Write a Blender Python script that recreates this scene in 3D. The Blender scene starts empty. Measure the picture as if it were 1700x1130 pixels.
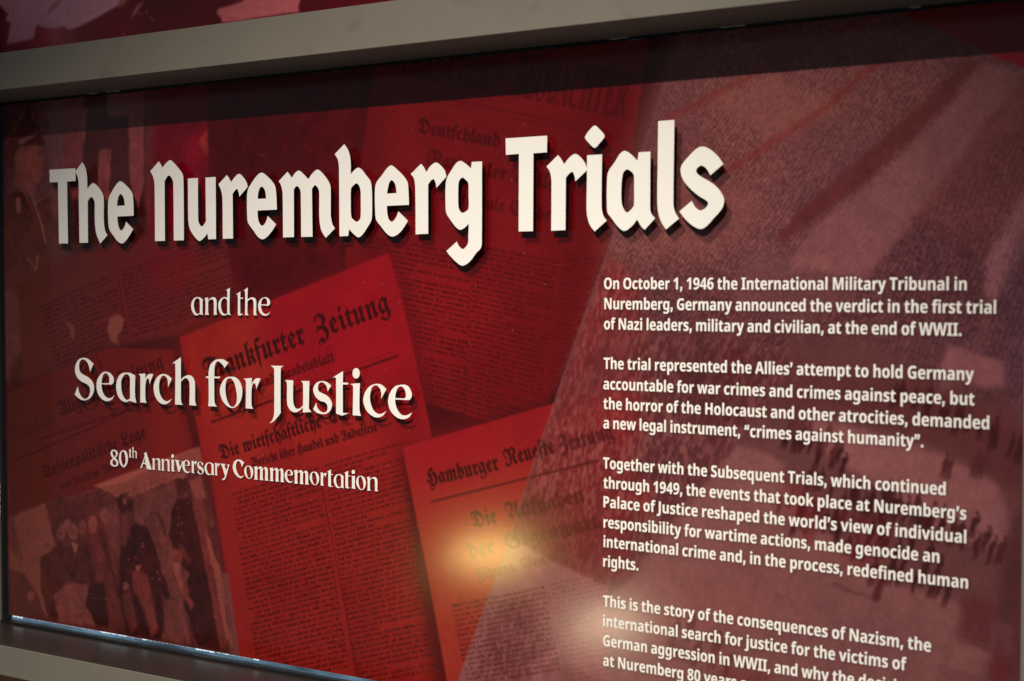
# An exhibition panel in a taupe metal frame, lit by a gallery spotlight.
import bpy, math
import numpy as np

sc = bpy.context.scene
COL = sc.collection
ZO = 1.5                                   # camera height above the floor (m)

# ------------------------------------------------------------------ camera
F, DIST = 2361.0, 1.847                    # focal length in pixels of a 1700 px wide frame; distance to the panel
PITCH = math.atan(81 / F)
YAW = math.atan(F / 3825 / math.cos(PITCH))
cam = bpy.data.cameras.new('camera')
cam.sensor_width = 36.0
cam.lens = F / 1700 * 36.0
cam.clip_end = 100
cam.dof.use_dof = True
cam.dof.focus_distance = 2.40
cam.dof.aperture_fstop = 4.2
cam_ob = bpy.data.objects.new('camera', cam)
cam_ob.location = (0, -DIST, ZO)
cam_ob.rotation_euler = (math.pi / 2 - PITCH, 0, YAW)
COL.objects.link(cam_ob)
sc.camera = cam_ob

# ------------------------------------------------------------------ light
w = bpy.data.worlds.new('World')
sc.world = w
w.use_nodes = True
w.node_tree.nodes['Background'].inputs[0].default_value = (.95, .94, 1.02, 1)
w.node_tree.nodes['Background'].inputs[1].default_value = .115
sc.view_settings.view_transform = 'Standard'
sc.view_settings.look = 'None'
sc.view_settings.exposure = 0
sc.view_settings.gamma = 1


def aim(ob, target):
    from mathutils import Vector
    d = Vector(target) - ob.location
    ob.rotation_euler = d.to_track_quat('-Z', 'Y').to_euler()


def spot(name, loc, target, power, angle, blend, color, size=.01):
    l = bpy.data.lights.new(name, 'SPOT')
    l.energy = power
    l.spot_size = math.radians(angle)
    l.spot_blend = blend
    l.color = color
    l.shadow_soft_size = size
    o = bpy.data.objects.new(name, l)
    o.location = loc
    COL.objects.link(o)
    aim(o, target)
    return o


def area(name, loc, target, power, sx, sy, color, spread=180):
    l = bpy.data.lights.new(name, 'AREA')
    l.energy = power
    l.shape = 'ELLIPSE'
    l.size = sx
    l.size_y = sy
    l.spread = math.radians(spread)
    l.color = color
    o = bpy.data.objects.new(name, l)
    o.location = loc
    COL.objects.link(o)
    aim(o, target)
    return o


spot('gallery_spotlight', (-.50, -2.4, ZO + 1.618), (-1.387, 0, ZO - 1.131), 588, 58.3, 1.0, (1.0, .93, .84), .02)


def mirror(px, pz, k):                     # a point that the panel mirrors to the camera at (px, 0, pz)
    return (px + px * k, -DIST * k, ZO + pz + pz * k)


area('floor_lamp', mirror(-1.178, -.405, 1.1), (-1.23, 0, ZO - .40), .047, .24, .08, (1.0, .70, .22), 26)
area('table_lamp', mirror(-.975, -.492, 1.3), (-1.02, 0, ZO - .49), .034, .24, .12, (1.0, .78, .50), 26)


# ------------------------------------------------------------------ helpers
def at(x, y, Y=0.0):
    """where the sight line through photo position (x, y) meets the plane y = Y (height relative to the lens)"""
    cp, sp, cy, sy = math.cos(PITCH), math.sin(PITCH), math.cos(YAW), math.sin(YAW)
    f = (-sy * cp, cy * cp, -sp)
    u = (-sy * sp, cy * sp, cp)            # right x forward
    a, b = x - 850, 565 - y
    d = (f[0] * F + cy * a + u[0] * b, f[1] * F + sy * a + u[1] * b, f[2] * F + u[2] * b)
    t = (Y + DIST) / d[1]
    return d[0] * t, d[2] * t


def lin(c):
    c = np.asarray(c, float) / 255
    return np.where(c <= .04045, c / 12.92, ((c + .055) / 1.055) ** 2.4)


def tag(o, label=None, category=None, group=None, kind=None):
    for k, v in (('label', label), ('category', category), ('group', group), ('kind', kind)):
        if v:
            o[k] = v
    return o


def empty(name, loc):
    o = bpy.data.objects.new(name, None)
    o.location = loc
    o.empty_display_size = .05
    COL.objects.link(o)
    return o


def link(name, me, mat, parent=None):
    o = bpy.data.objects.new(name, me)
    if mat:
        me.materials.append(mat)
    COL.objects.link(o)
    if parent:
        o.parent = parent
        o.matrix_parent_inverse.identity()
        o.location = [-c for c in parent.location]
    return o


def mat(name, color, rough=.5, metallic=0.0, spec=.5, noise=0.0, scale=40.0, bump=0.0, stretch=None):
    m = bpy.data.materials.new(name)
    m.use_nodes = True
    nt = m.node_tree
    b = nt.nodes['Principled BSDF']
    b.inputs['Base Color'].default_value = (*color, 1)
    b.inputs['Roughness'].default_value = rough
    b.inputs['Metallic'].default_value = metallic
    b.inputs['Specular IOR Level'].default_value = spec
    if noise or bump:
        tc = nt.nodes.new('ShaderNodeTexCoord')
        mp = nt.nodes.new('ShaderNodeMapping')
        if stretch:
            mp.inputs['Scale'].default_value = stretch
        n = nt.nodes.new('ShaderNodeTexNoise')
        n.inputs['Scale'].default_value = scale
        n.inputs['Detail'].default_value = 6
        nt.links.new(tc.outputs['Object'], mp.inputs['Vector'])
        nt.links.new(mp.outputs['Vector'], n.inputs['Vector'])
        if noise:
            r = nt.nodes.new('ShaderNodeMix')
            r.data_type = 'RGBA'
            r.inputs[6].default_value = (*[c * (1 - noise) for c in color], 1)
            r.inputs[7].default_value = (*[min(1, c * (1 + noise)) for c in color], 1)
            nt.links.new(n.outputs['Fac'], r.inputs[0])
            nt.links.new(r.outputs[2], b.inputs['Base Color'])
            rr = nt.nodes.new('ShaderNodeMapRange')
            rr.inputs['To Min'].default_value = max(.05, rough - .08)
            rr.inputs['To Max'].default_value = min(1, rough + .08)
            nt.links.new(n.outputs['Fac'], rr.inputs['Value'])
            nt.links.new(rr.outputs['Result'], b.inputs['Roughness'])
        if bump:
            bp = nt.nodes.new('ShaderNodeBump')
            bp.inputs['Strength'].default_value = bump
            bp.inputs['Distance'].default_value = .001
            nt.links.new(n.outputs['Fac'], bp.inputs['Height'])
            nt.links.new(bp.outputs['Normal'], b.inputs['Normal'])
    return m


def box(x0, x1, y0, y1, z0, z1, bev=.0012):
    """a box with bevelled edges as a mesh; heights relative to the lens"""
    import bmesh
    bm = bmesh.new()
    bmesh.ops.create_cube(bm, size=1)
    for v in bm.verts:
        v.co = ((x0 + x1) / 2 + v.co.x * (x1 - x0), (y0 + y1) / 2 + v.co.y * (y1 - y0), ZO + (z0 + z1) / 2 + v.co.z * (z1 - z0))
    if bev:
        bmesh.ops.bevel(bm, geom=bm.edges[:], offset=bev, segments=3, profile=.5, affect='EDGES')
    me = bpy.data.meshes.new('box')
    bm.to_mesh(me)
    bm.free()
    return me


def spline(pts):
    """closed outline through points (x, y, corner?): smooth through the plain ones, sharp at the corners"""
    n = len(pts)
    out = []
    for i in range(n):
        p0, p1, p2, p3 = pts[i - 1], pts[i], pts[(i + 1) % n], pts[(i + 2) % n]
        a, b = np.array(p1[:2], float), np.array(p2[:2], float)
        L = np.hypot(*(b - a)) + 1e-9
        if p1[2] and p2[2]:
            out.append(tuple(a))
            continue
        if p1[2]:
            m1 = b - a
        else:
            q = np.array(p0[:2], float)
            m1 = (b - q) / (np.hypot(*(a - q)) + L) * L
        if p2[2]:
            m2 = b - a
        else:
            q = np.array(p3[:2], float)
            m2 = (q - a) / (np.hypot(*(q - b)) + L) * L
        for j in range(5):
            t = j / 5
            out.append(tuple(a * (2 * t**3 - 3 * t**2 + 1) + m1 * (t**3 - 2 * t**2 + t) + b * (3 * t**2 - 2 * t**3) + m2 * (t**3 - t**2)))
    return out


def trace(s):
    """'x,y x,y! ...' -> list of (x, y, corner)"""
    r = []
    for w_ in s.split():
        c = w_.endswith('!')
        x, y = w_.rstrip('!').split(',')
        r.append((float(x), float(y), c))
    return r


def flat_solid(contours, y_front, thick, grow=0.0):
    """filled outlines (panel x, height) as a mesh with the given thickness, front face at y = y_front"""
    c = bpy.data.curves.new('c', 'CURVE')
    c.dimensions = '2D'
    c.fill_mode = 'BOTH'
    c.extrude = thick / 2
    c.offset = grow
    for pts in contours:
        s = c.splines.new('POLY')
        s.points.add(len(pts) - 1)
        for p, q in zip(s.points, pts):
            p.co = (q[0], q[1], 0, 1)
        s.use_cyclic_u = True
    o = bpy.data.objects.new('c', c)
    COL.objects.link(o)
    dg = bpy.context.evaluated_depsgraph_get()
    me = bpy.data.meshes.new_from_object(o.evaluated_get(dg))
    bpy.data.objects.remove(o)
    bpy.data.curves.remove(c)
    n = len(me.vertices)
    co = np.empty(n * 3, np.float32)
    me.vertices.foreach_get('co', co)
    co = co.reshape(-1, 3)
    co = np.stack([co[:, 0], y_front + thick / 2 - co[:, 2], co[:, 1] + ZO], 1)
    me.vertices.foreach_set('co', co.ravel())
    me.update()
    return me


# ------------------------------------------------------------------ lettering outlines
# raised title letters: crop origin, crop scale, outlines ("x,y" smooth point, "x,y!" corner)
TITLE = [
 ('T', (75, 250), 6.847, ['50,216! 342,199! 346,343! 248,350! 259,1053! 157,1055! 145,355! 52,360!']),
 ('h', (75, 250), 6.847, ['422,128! 458,200 474,290 478,436! 510,393 548,367 600,410 645,475 664,545 664,750 670,850 682,915 706,960! 625,1055! 590,970 570,880 563,750 562,590 550,550 525,525 502,545 482,575! 487,1045! 390,1047! 382,560 380,380 370,300 343,234!']),
 ('e', (75, 250), 6.847, ['857,346 925,400 985,475 999,560 1006,738! 818,748! 828,840 845,890 863,907 890,885 910,840 918,806! 1000,890! 960,960 905,1035 868,1054 820,1025 775,965 730,895 718,820 714,620 725,530 760,460 815,375', '816,627! 822,560 838,510 857,492 882,515 898,560 905,622!']),
 ('N', (245, 250), 6.847, ['127,120! 150,155 170,193! 210,140 258,107 300,140 360,210 395,262 406,320 412,1018! 298,1020! 293,420 288,345 270,305 241,281 215,305 192,348! 197,1024! 85,1026! 80,420 74,340 58,285 30,233!']),
 ('u', (245, 250), 6.847, ['458,316! 571,309! 574,780 582,820 612,861 640,840 663,800! 658,305! 772,297! 778,1003! 690,1007! 680,938! 640,990 590,1026 545,990 490,910 468,840 462,760']),
 ('r', (245, 250), 6.847, ['900,275! 925,310 949,357! 990,300 1040,262 1090,305 1125,360 1137,412! 1043,522! 1035,475 1017,433 990,455 966,492! 971,997! 855,1000! 851,560 845,490 830,435 806,380!']),
 ('e', (400, 230), 6.647, ['228,374 290,415 365,500 385,570 397,782! 182,793! 186,870 205,935 235,960 265,935 285,890 295,853! 388,945! 345,1015 285,1085 237,1110 190,1085 135,1010 80,930 70,870 66,680 75,570 110,500 175,410', '183,664! 190,600 205,550 227,527 255,550 270,590 278,660!']),
 ('m', (400, 230), 6.647, ['513,364! 540,400 561,433! 600,375 640,352 690,390 743,447! 790,380 843,340 890,370 950,445 980,500 990,560 990,830 998,900 1012,950 1037,990! 936,1094! 890,1020 870,930 864,830 863,590 850,545 820,512 800,530 783,553! 790,1081! 665,1084! 660,620 655,570 640,540 620,522 600,535 583,562! 585,1085! 465,1089! 460,610 452,550 440,510 417,468!']),
 ('b', (550, 230), 6.647, ['142,60! 180,115 205,190 214,270 214,393! 255,345 295,319 335,340 385,405 430,465 445,540 450,680 448,850 438,910 400,975 350,1050 303,1088 255,1060 196,997! 186,1073! 90,1077! 85,330 80,270 68,220 38,170!', '218,550 245,515 278,492 305,515 322,570 325,700 324,850 312,895 280,916 245,895 220,860 214,700']),
 ('e', (550, 230), 6.647, ['665,294 725,340 800,415 840,480 850,560 857,730! 613,741! 617,820 635,890 668,916 700,890 725,845 740,802! 845,905! 800,980 740,1050 670,1080 610,1045 550,970 495,895 485,820 480,640 485,530 500,480 560,400 620,320', '613,606! 625,540 640,485 663,458 690,475 710,520 720,600!']),
 ('r', (670, 250), 5.65, ['164,122! 190,155 213,200! 255,140 303,110 345,135 385,185 402,243! 308,347! 300,300 280,266 255,280 230,318! 231,778! 113,784! 110,370 105,300 95,255 68,217!']),
 ('g', (670, 250), 5.65, ['533,95 580,120 632,165! 640,105! 735,100! 733,840 725,910 680,960 620,1040 550,1078 490,1040 440,990 402,940! 499,852! 520,895 555,922 585,900 605,860 607,800 612,682! 575,720 530,741 490,715 430,635 400,580 393,480 394,330 405,260 450,180 495,115', '513,330 522,280 552,251 585,275 607,305 609,420 609,540 590,565 552,582 525,560 513,510']),
 ('T', (830, 195), 5.65, ['52,195! 442,169! 441,325! 314,334! 310,1065! 175,1068! 178,340! 56,349!']),
 ('r', (830, 195), 5.65, ['545,351! 575,390 602,437! 650,375 706,340 755,370 800,430 818,491! 708,597! 698,545 680,508 650,525 618,563! 614,1055! 481,1061! 483,600 478,550 465,500 437,458!']),
 ('i', (830, 195), 5.65, ['817,353! 957,345! 953,830 960,885 975,930 1002,965! 888,1068! 845,1010 822,940 812,850 815,600', '890,74 935,110 980,165 975,190 935,240 888,284 840,245 800,195 800,175 845,110']),
 ('a', (960, 195), 5.65, ['437,312 490,340 555,405! 566,325! 676,318! 674,840 678,880 692,910 720,945! 622,1052! 590,1020 553,955! 500,1020 432,1063 370,1020 310,940 275,890 268,810 268,640 275,530 290,490 340,420 395,335', '458,485 490,500 520,535 524,650 522,820 510,845 458,890 425,855 406,790 404,660 415,540 430,505']),
 ('l', (1080, 190), 4.913, ['62,53! 194,43! 186,720 192,770 208,810 233,847! 125,937! 90,880 65,810 55,720 58,400']),
 ('s', (1080, 190), 4.913, ['425,260 480,280 550,340 594,403! 488,494! 455,440 415,415 385,432 371,460 390,490 480,545 540,590 590,660 600,710 580,770 520,840 450,915 405,933 350,910 290,860 235,790! 336,703! 365,755 405,781 445,765 470,725 460,705 390,660 320,600 265,530 245,460 255,410 320,330 380,275']),
]
# subtitle letters as they stand
AND = [
 ('a', (310, 470), 11.333, ['205,258 250,270 298,300! 296,540 303,600! 240,578! 205,602 150,595 105,530 82,430 95,350 140,280', '247,330! 225,290 190,278 150,320 132,400 140,480 165,550 205,578 247,555!']),
 ('n', (310, 470), 11.333, ['333,283! 402,263! 400,320 440,285 495,260 540,280 560,350 558,540 570,592! 510,595! 510,400 500,320 470,300 435,310 403,345! 402,540 415,592! 345,595! 352,540 350,320']),
 ('d', (310, 470), 11.333, ['810,85! 805,540 825,605! 770,580! 720,605 660,595 615,530 592,430 605,350 650,285 715,258 762,275! 760,135 725,140!', '762,330! 735,290 695,282 655,330 642,400 650,490 680,560 730,580 762,565!']),
 ('t', (310, 470), 11.333, ['1008,155! 1005,270! 1060,270! 1055,292! 1005,292! 1005,570! 1062,580! 995,612! 960,590! 957,210 920,213!']),
 ('h', (310, 470), 11.333, ['1145,80! 1140,300! 1190,275 1240,265 1290,290 1308,360 1305,560 1322,605! 1258,600! 1258,420 1250,330 1220,300 1180,305 1142,345! 1142,560 1162,605! 1098,600! 1095,140 1062,140!']),
 ('e', (310, 470), 11.333, ['1475,262 1540,290 1565,350 1560,400 1535,422! 1398,412! 1400,470 1430,550 1480,580 1530,570 1565,535! 1545,580 1480,612 1410,590 1360,520 1343,430 1355,360 1400,290', '1397,395! 1405,340 1430,290 1470,280 1505,310 1515,370 1508,400!']),
]
SEARCH = [
 ('S', (115, 580), 11.3, ['250,157 310,160 370,190 452,268! 388,418! 375,340 345,255 300,200 245,183 200,220 182,300 188,380 220,440 280,480 360,525 430,600 463,700 450,810 400,900 310,950 220,940 150,890 103,840! 160,690! 172,770 205,850 260,915 310,925 360,885 390,800 385,720 350,665 290,630 215,590 150,520 112,430 112,320 150,220 200,172']),
 ('e', (115, 580), 11.3, ['685,415 760,440 820,510 835,580 815,640 785,657! 602,651! 610,740 650,850 720,910 780,910 848,858! 800,935 710,968 620,935 550,850 512,720 520,590 560,500 625,430', '602,632! 615,540 640,470 685,440 725,470 752,540 752,600 740,632!']),
 ('a', (115, 580), 11.3, ['1060,434 1140,440 1235,487! 1232,880 1258,1000! 1130,962! 1060,985 980,955 910,860 880,720 890,600 930,500 990,445', '1140,540! 1115,480 1060,462 1010,500 975,590 972,700 985,800 1020,890 1080,948 1140,920!']),
 ('r', (225, 580), 11.3, ['48,462! 183,447! 178,560! 215,490 270,455 330,462! 262,655! 258,580 235,540 205,560 190,620 182,700 182,900 192,970 208,1000! 88,992! 90,520 80,480']),
 ('c', (225, 580), 11.3, ['525,458 600,480 680,545! 608,710! 605,600 580,520 525,487 480,520 448,600 438,700 450,810 500,920 570,970 620,960 682,920! 630,990 540,1028 450,995 370,880 340,740 345,640 390,540 455,475']),
 ('h', (225, 580), 11.3, ['848,145! 848,570! 900,515 990,480 1060,505 1105,590 1115,700 1115,950 1125,1010 1140,1053! 1010,1043! 1015,720 1005,600 970,545 920,540 850,605! 850,920 860,1000 886,1038! 742,1030! 745,270 720,255 680,265!']),
 ('f', (335, 585), 9.417, ['280,103 340,110 415,160! 358,238! 310,175 250,135 215,165 200,230 195,300 193,375! 287,378! 278,404! 193,402! 195,740 205,800 233,845! 100,838! 108,740 105,405! 62,392! 65,372! 105,372! 108,290 135,190 190,130 230,110']),
 ('o', (335, 585), 9.417, ['455,377 530,390 590,450 628,550 630,660 600,770 545,840 480,868 400,840 330,760 288,650 285,560 320,460 375,395', '430,402 395,420 372,490 368,590 385,710 430,820 490,850 535,800 550,700 540,600 510,480 470,415']),
 ('r', (335, 585), 9.417, ['650,408! 780,397! 775,500! 810,440 860,400 917,408! 850,575! 845,510 820,475 795,500 780,560 775,650 775,800 785,850 800,880! 687,872! 690,470 680,430']),
 ('J', (440, 595), 9.826, ['92,115! 305,120! 265,145 255,180 252,800 256,885! 200,960 130,1030 70,1058! 120,1000 145,920 150,820 150,200 140,155']),
 ('u', (440, 595), 9.826, ['325,350! 458,355! 455,640 465,740 490,800 525,820 570,810 620,765! 620,420 610,390 585,365! 722,367! 715,740 718,820 755,870! 618,880! 618,795! 560,850 490,878 420,850 370,770 358,680 358,420 345,375']),
 ('s', (440, 595), 9.826, ['920,367 1000,380 1078,440! 1022,535! 1010,470 975,410 920,385 880,410 860,470 875,530 920,560 1000,600 1060,660 1092,740 1075,830 1020,890 950,905 860,890 785,828! 835,720! 848,790 890,850 950,880 1000,865 1020,810 1010,750 970,710 900,690 830,630 790,540 795,460 840,395']),
 ('t', (560, 600), 10.27, ['95,162! 92,355! 187,362! 180,392! 92,390! 92,875! 195,880! 80,922! -22,885! -22,300 -35,268 -88,278!']),
 ('i', (560, 600), 10.27, ['220,380! 382,368! 375,780 385,870 402,925! 262,915! 270,450 260,405', '320,110 364,137 382,200 364,263 320,290 276,263 258,200 276,137']),
 ('c', (560, 600), 10.27, ['675,378 760,400 835,470! 745,635! 750,540 720,450 665,402 600,430 570,500 555,600 565,700 610,820 680,885 750,890 833,845! 780,920 690,953 600,930 500,840 447,710 445,620 480,510 560,415']),
 ('e', (560, 600), 10.27, ['1070,398 1150,395 1215,430 1265,530 1270,580 1250,635 1220,657! 985,645! 990,720 1030,830 1100,910 1180,915 1273,870! 1220,950 1120,982 1020,955 920,860 870,730 870,630 910,510 990,420', '985,622! 995,540 1030,450 1080,422 1130,450 1165,530 1168,590 1155,628!']),
]
# shapes of the small subtitle's other letters
EXTRA = {
 '8': ['112,88 145,100 158,135 147,170 130,192 155,225 165,262 150,292 115,303 75,290 62,255 75,220 95,198 72,165 68,130 80,100', '112,103 95,112 90,138 102,165 118,182 133,155 133,122', '106,212 90,240 90,268 113,288 138,275 140,250 125,228'],
 '0': ['228,93 265,105 285,160 288,215 270,280 235,313 200,290 178,240 173,190 190,125', '222,108 205,140 200,200 210,260 232,295 252,265 260,210 252,150 240,115'],
 'A': ['522,115! 592,340! 533,334! 515,275! 481,272! 470,325! 447,327! 505,165 495,140!', '506,188! 487,258! 510,260!'],
 'v': ['890,218! 950,226! 938,250! 958,312! 984,248! 974,230! 1002,232! 948,370! 934,368! 905,245!'],
 'y': ['1475,270! 1540,272! 1528,298! 1549,352! 1572,300! 1560,276! 1590,272! 1548,430 1528,472 1495,480! 1500,462! 1520,455 1533,420! 1494,296!'],
 'C': ['105,82 135,88 165,110! 138,165! 132,125 108,98 85,115 75,160 85,215 115,262 140,262 165,248! 135,283 100,275 60,235 42,180 50,125 75,92'],
 'm': ['0,12! 38,2! 38,28! 60,8 78,3 92,14 97,32! 118,8 134,4 148,20 152,50 152,125 158,143! 122,143! 124,50 120,28 112,22 97,38! 97,125 102,143! 66,143! 70,50 66,28 58,22 38,40! 38,125 44,143! 4,143! 10,125 10,40 6,22'],
}
# letter, left, right, top, bottom in crop (175, 735) x 7.727 and crop (380, 750) x 6.538
SMALL1 = '8 62 165 88 303|0 173 288 93 313|t 296 338 75 190|h 338 404 52 195|A 447 592 115 340|n 598 706 195 348|n 716 826 205 361|i 836 884 145 367|v 890 1002 218 372|e 988 1088 220 386|r 1096 1174 232 389|s 1178 1260 243 403|a 1270 1392 250 413|r 1398 1466 258 419|y 1475 1590 270 480'
SMALL2 = 'C 42 165 82 283|o 166 263 150 292|m 270 428 158 306|m 440 598 173 322|e 605 698 192 335|m 704 866 198 349|o 877 979 215 361|r 986 1062 225 367|t 1062 1132 190 381|a 1138 1246 240 393|t 1248 1318 205 396|i 1322 1374 195 400|o 1380 1486 260 413|n 1496 1616 270 424'
BODY = [
 ('On October 1, 1946 the International Military Tribunal in', (1003, 479.6), (1604.7, 481.7)),
 ('Nuremberg, Germany announced the verdict in the first trial', (1003.5, 513), (1653.4, 520.6)),
 ('of Nazi leaders, military and civilian, at the end of WWII.', (1003, 546.5), (1596, 557.5)),
 ('The trial represented the Allies’ attempt to hold Germany', (1002.5, 612), (1616.6, 631.5)),
 ('accountable for war crimes and crimes against peace, but', (1002, 646), (1617.5, 672.7)),
 ('the horror of the Holocaust and other atrocities, demanded', (1002, 678.6), (1642, 712.5)),
 ('a new legal instrument, “crimes against humanity”.', (1002, 710.8), (1532.7, 742.6)),
 ('Together with the Subsequent Trials, which continued', (1001.5, 777.3), (1569.6, 822)),
 ('through 1949, the events that took place at Nuremberg’s', (1002, 809.9), (1604, 862.8)),
 ('Palace of Justice reshaped the world’s view of individual', (1002, 841.7), (1604, 901.8)),
 ('responsibility for wartime actions, made genocide an', (1002, 875.4), (1559.4, 934)),
 ('international crime and, in the process, redefined human', (1002, 907.6), (1606.9, 977)),
 ('rights.', (1001.5, 940), (1059.6, 947)),
 ('This is the story of the consequences of Nazism, the', (1001.5, 1006), (1545.5, 1082)),
 ('international search for justice for the victims of', (1001.5, 1039), (1505, 1113)),
 ('German aggression in WWII, and why the decisions made', (1001.5, 1071.5), (1603, 1167)),
 ('at Nuremberg 80 years ago', (1001.5, 1104.5), (1266, 1149.5)),
]

FONTS = {}
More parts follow.
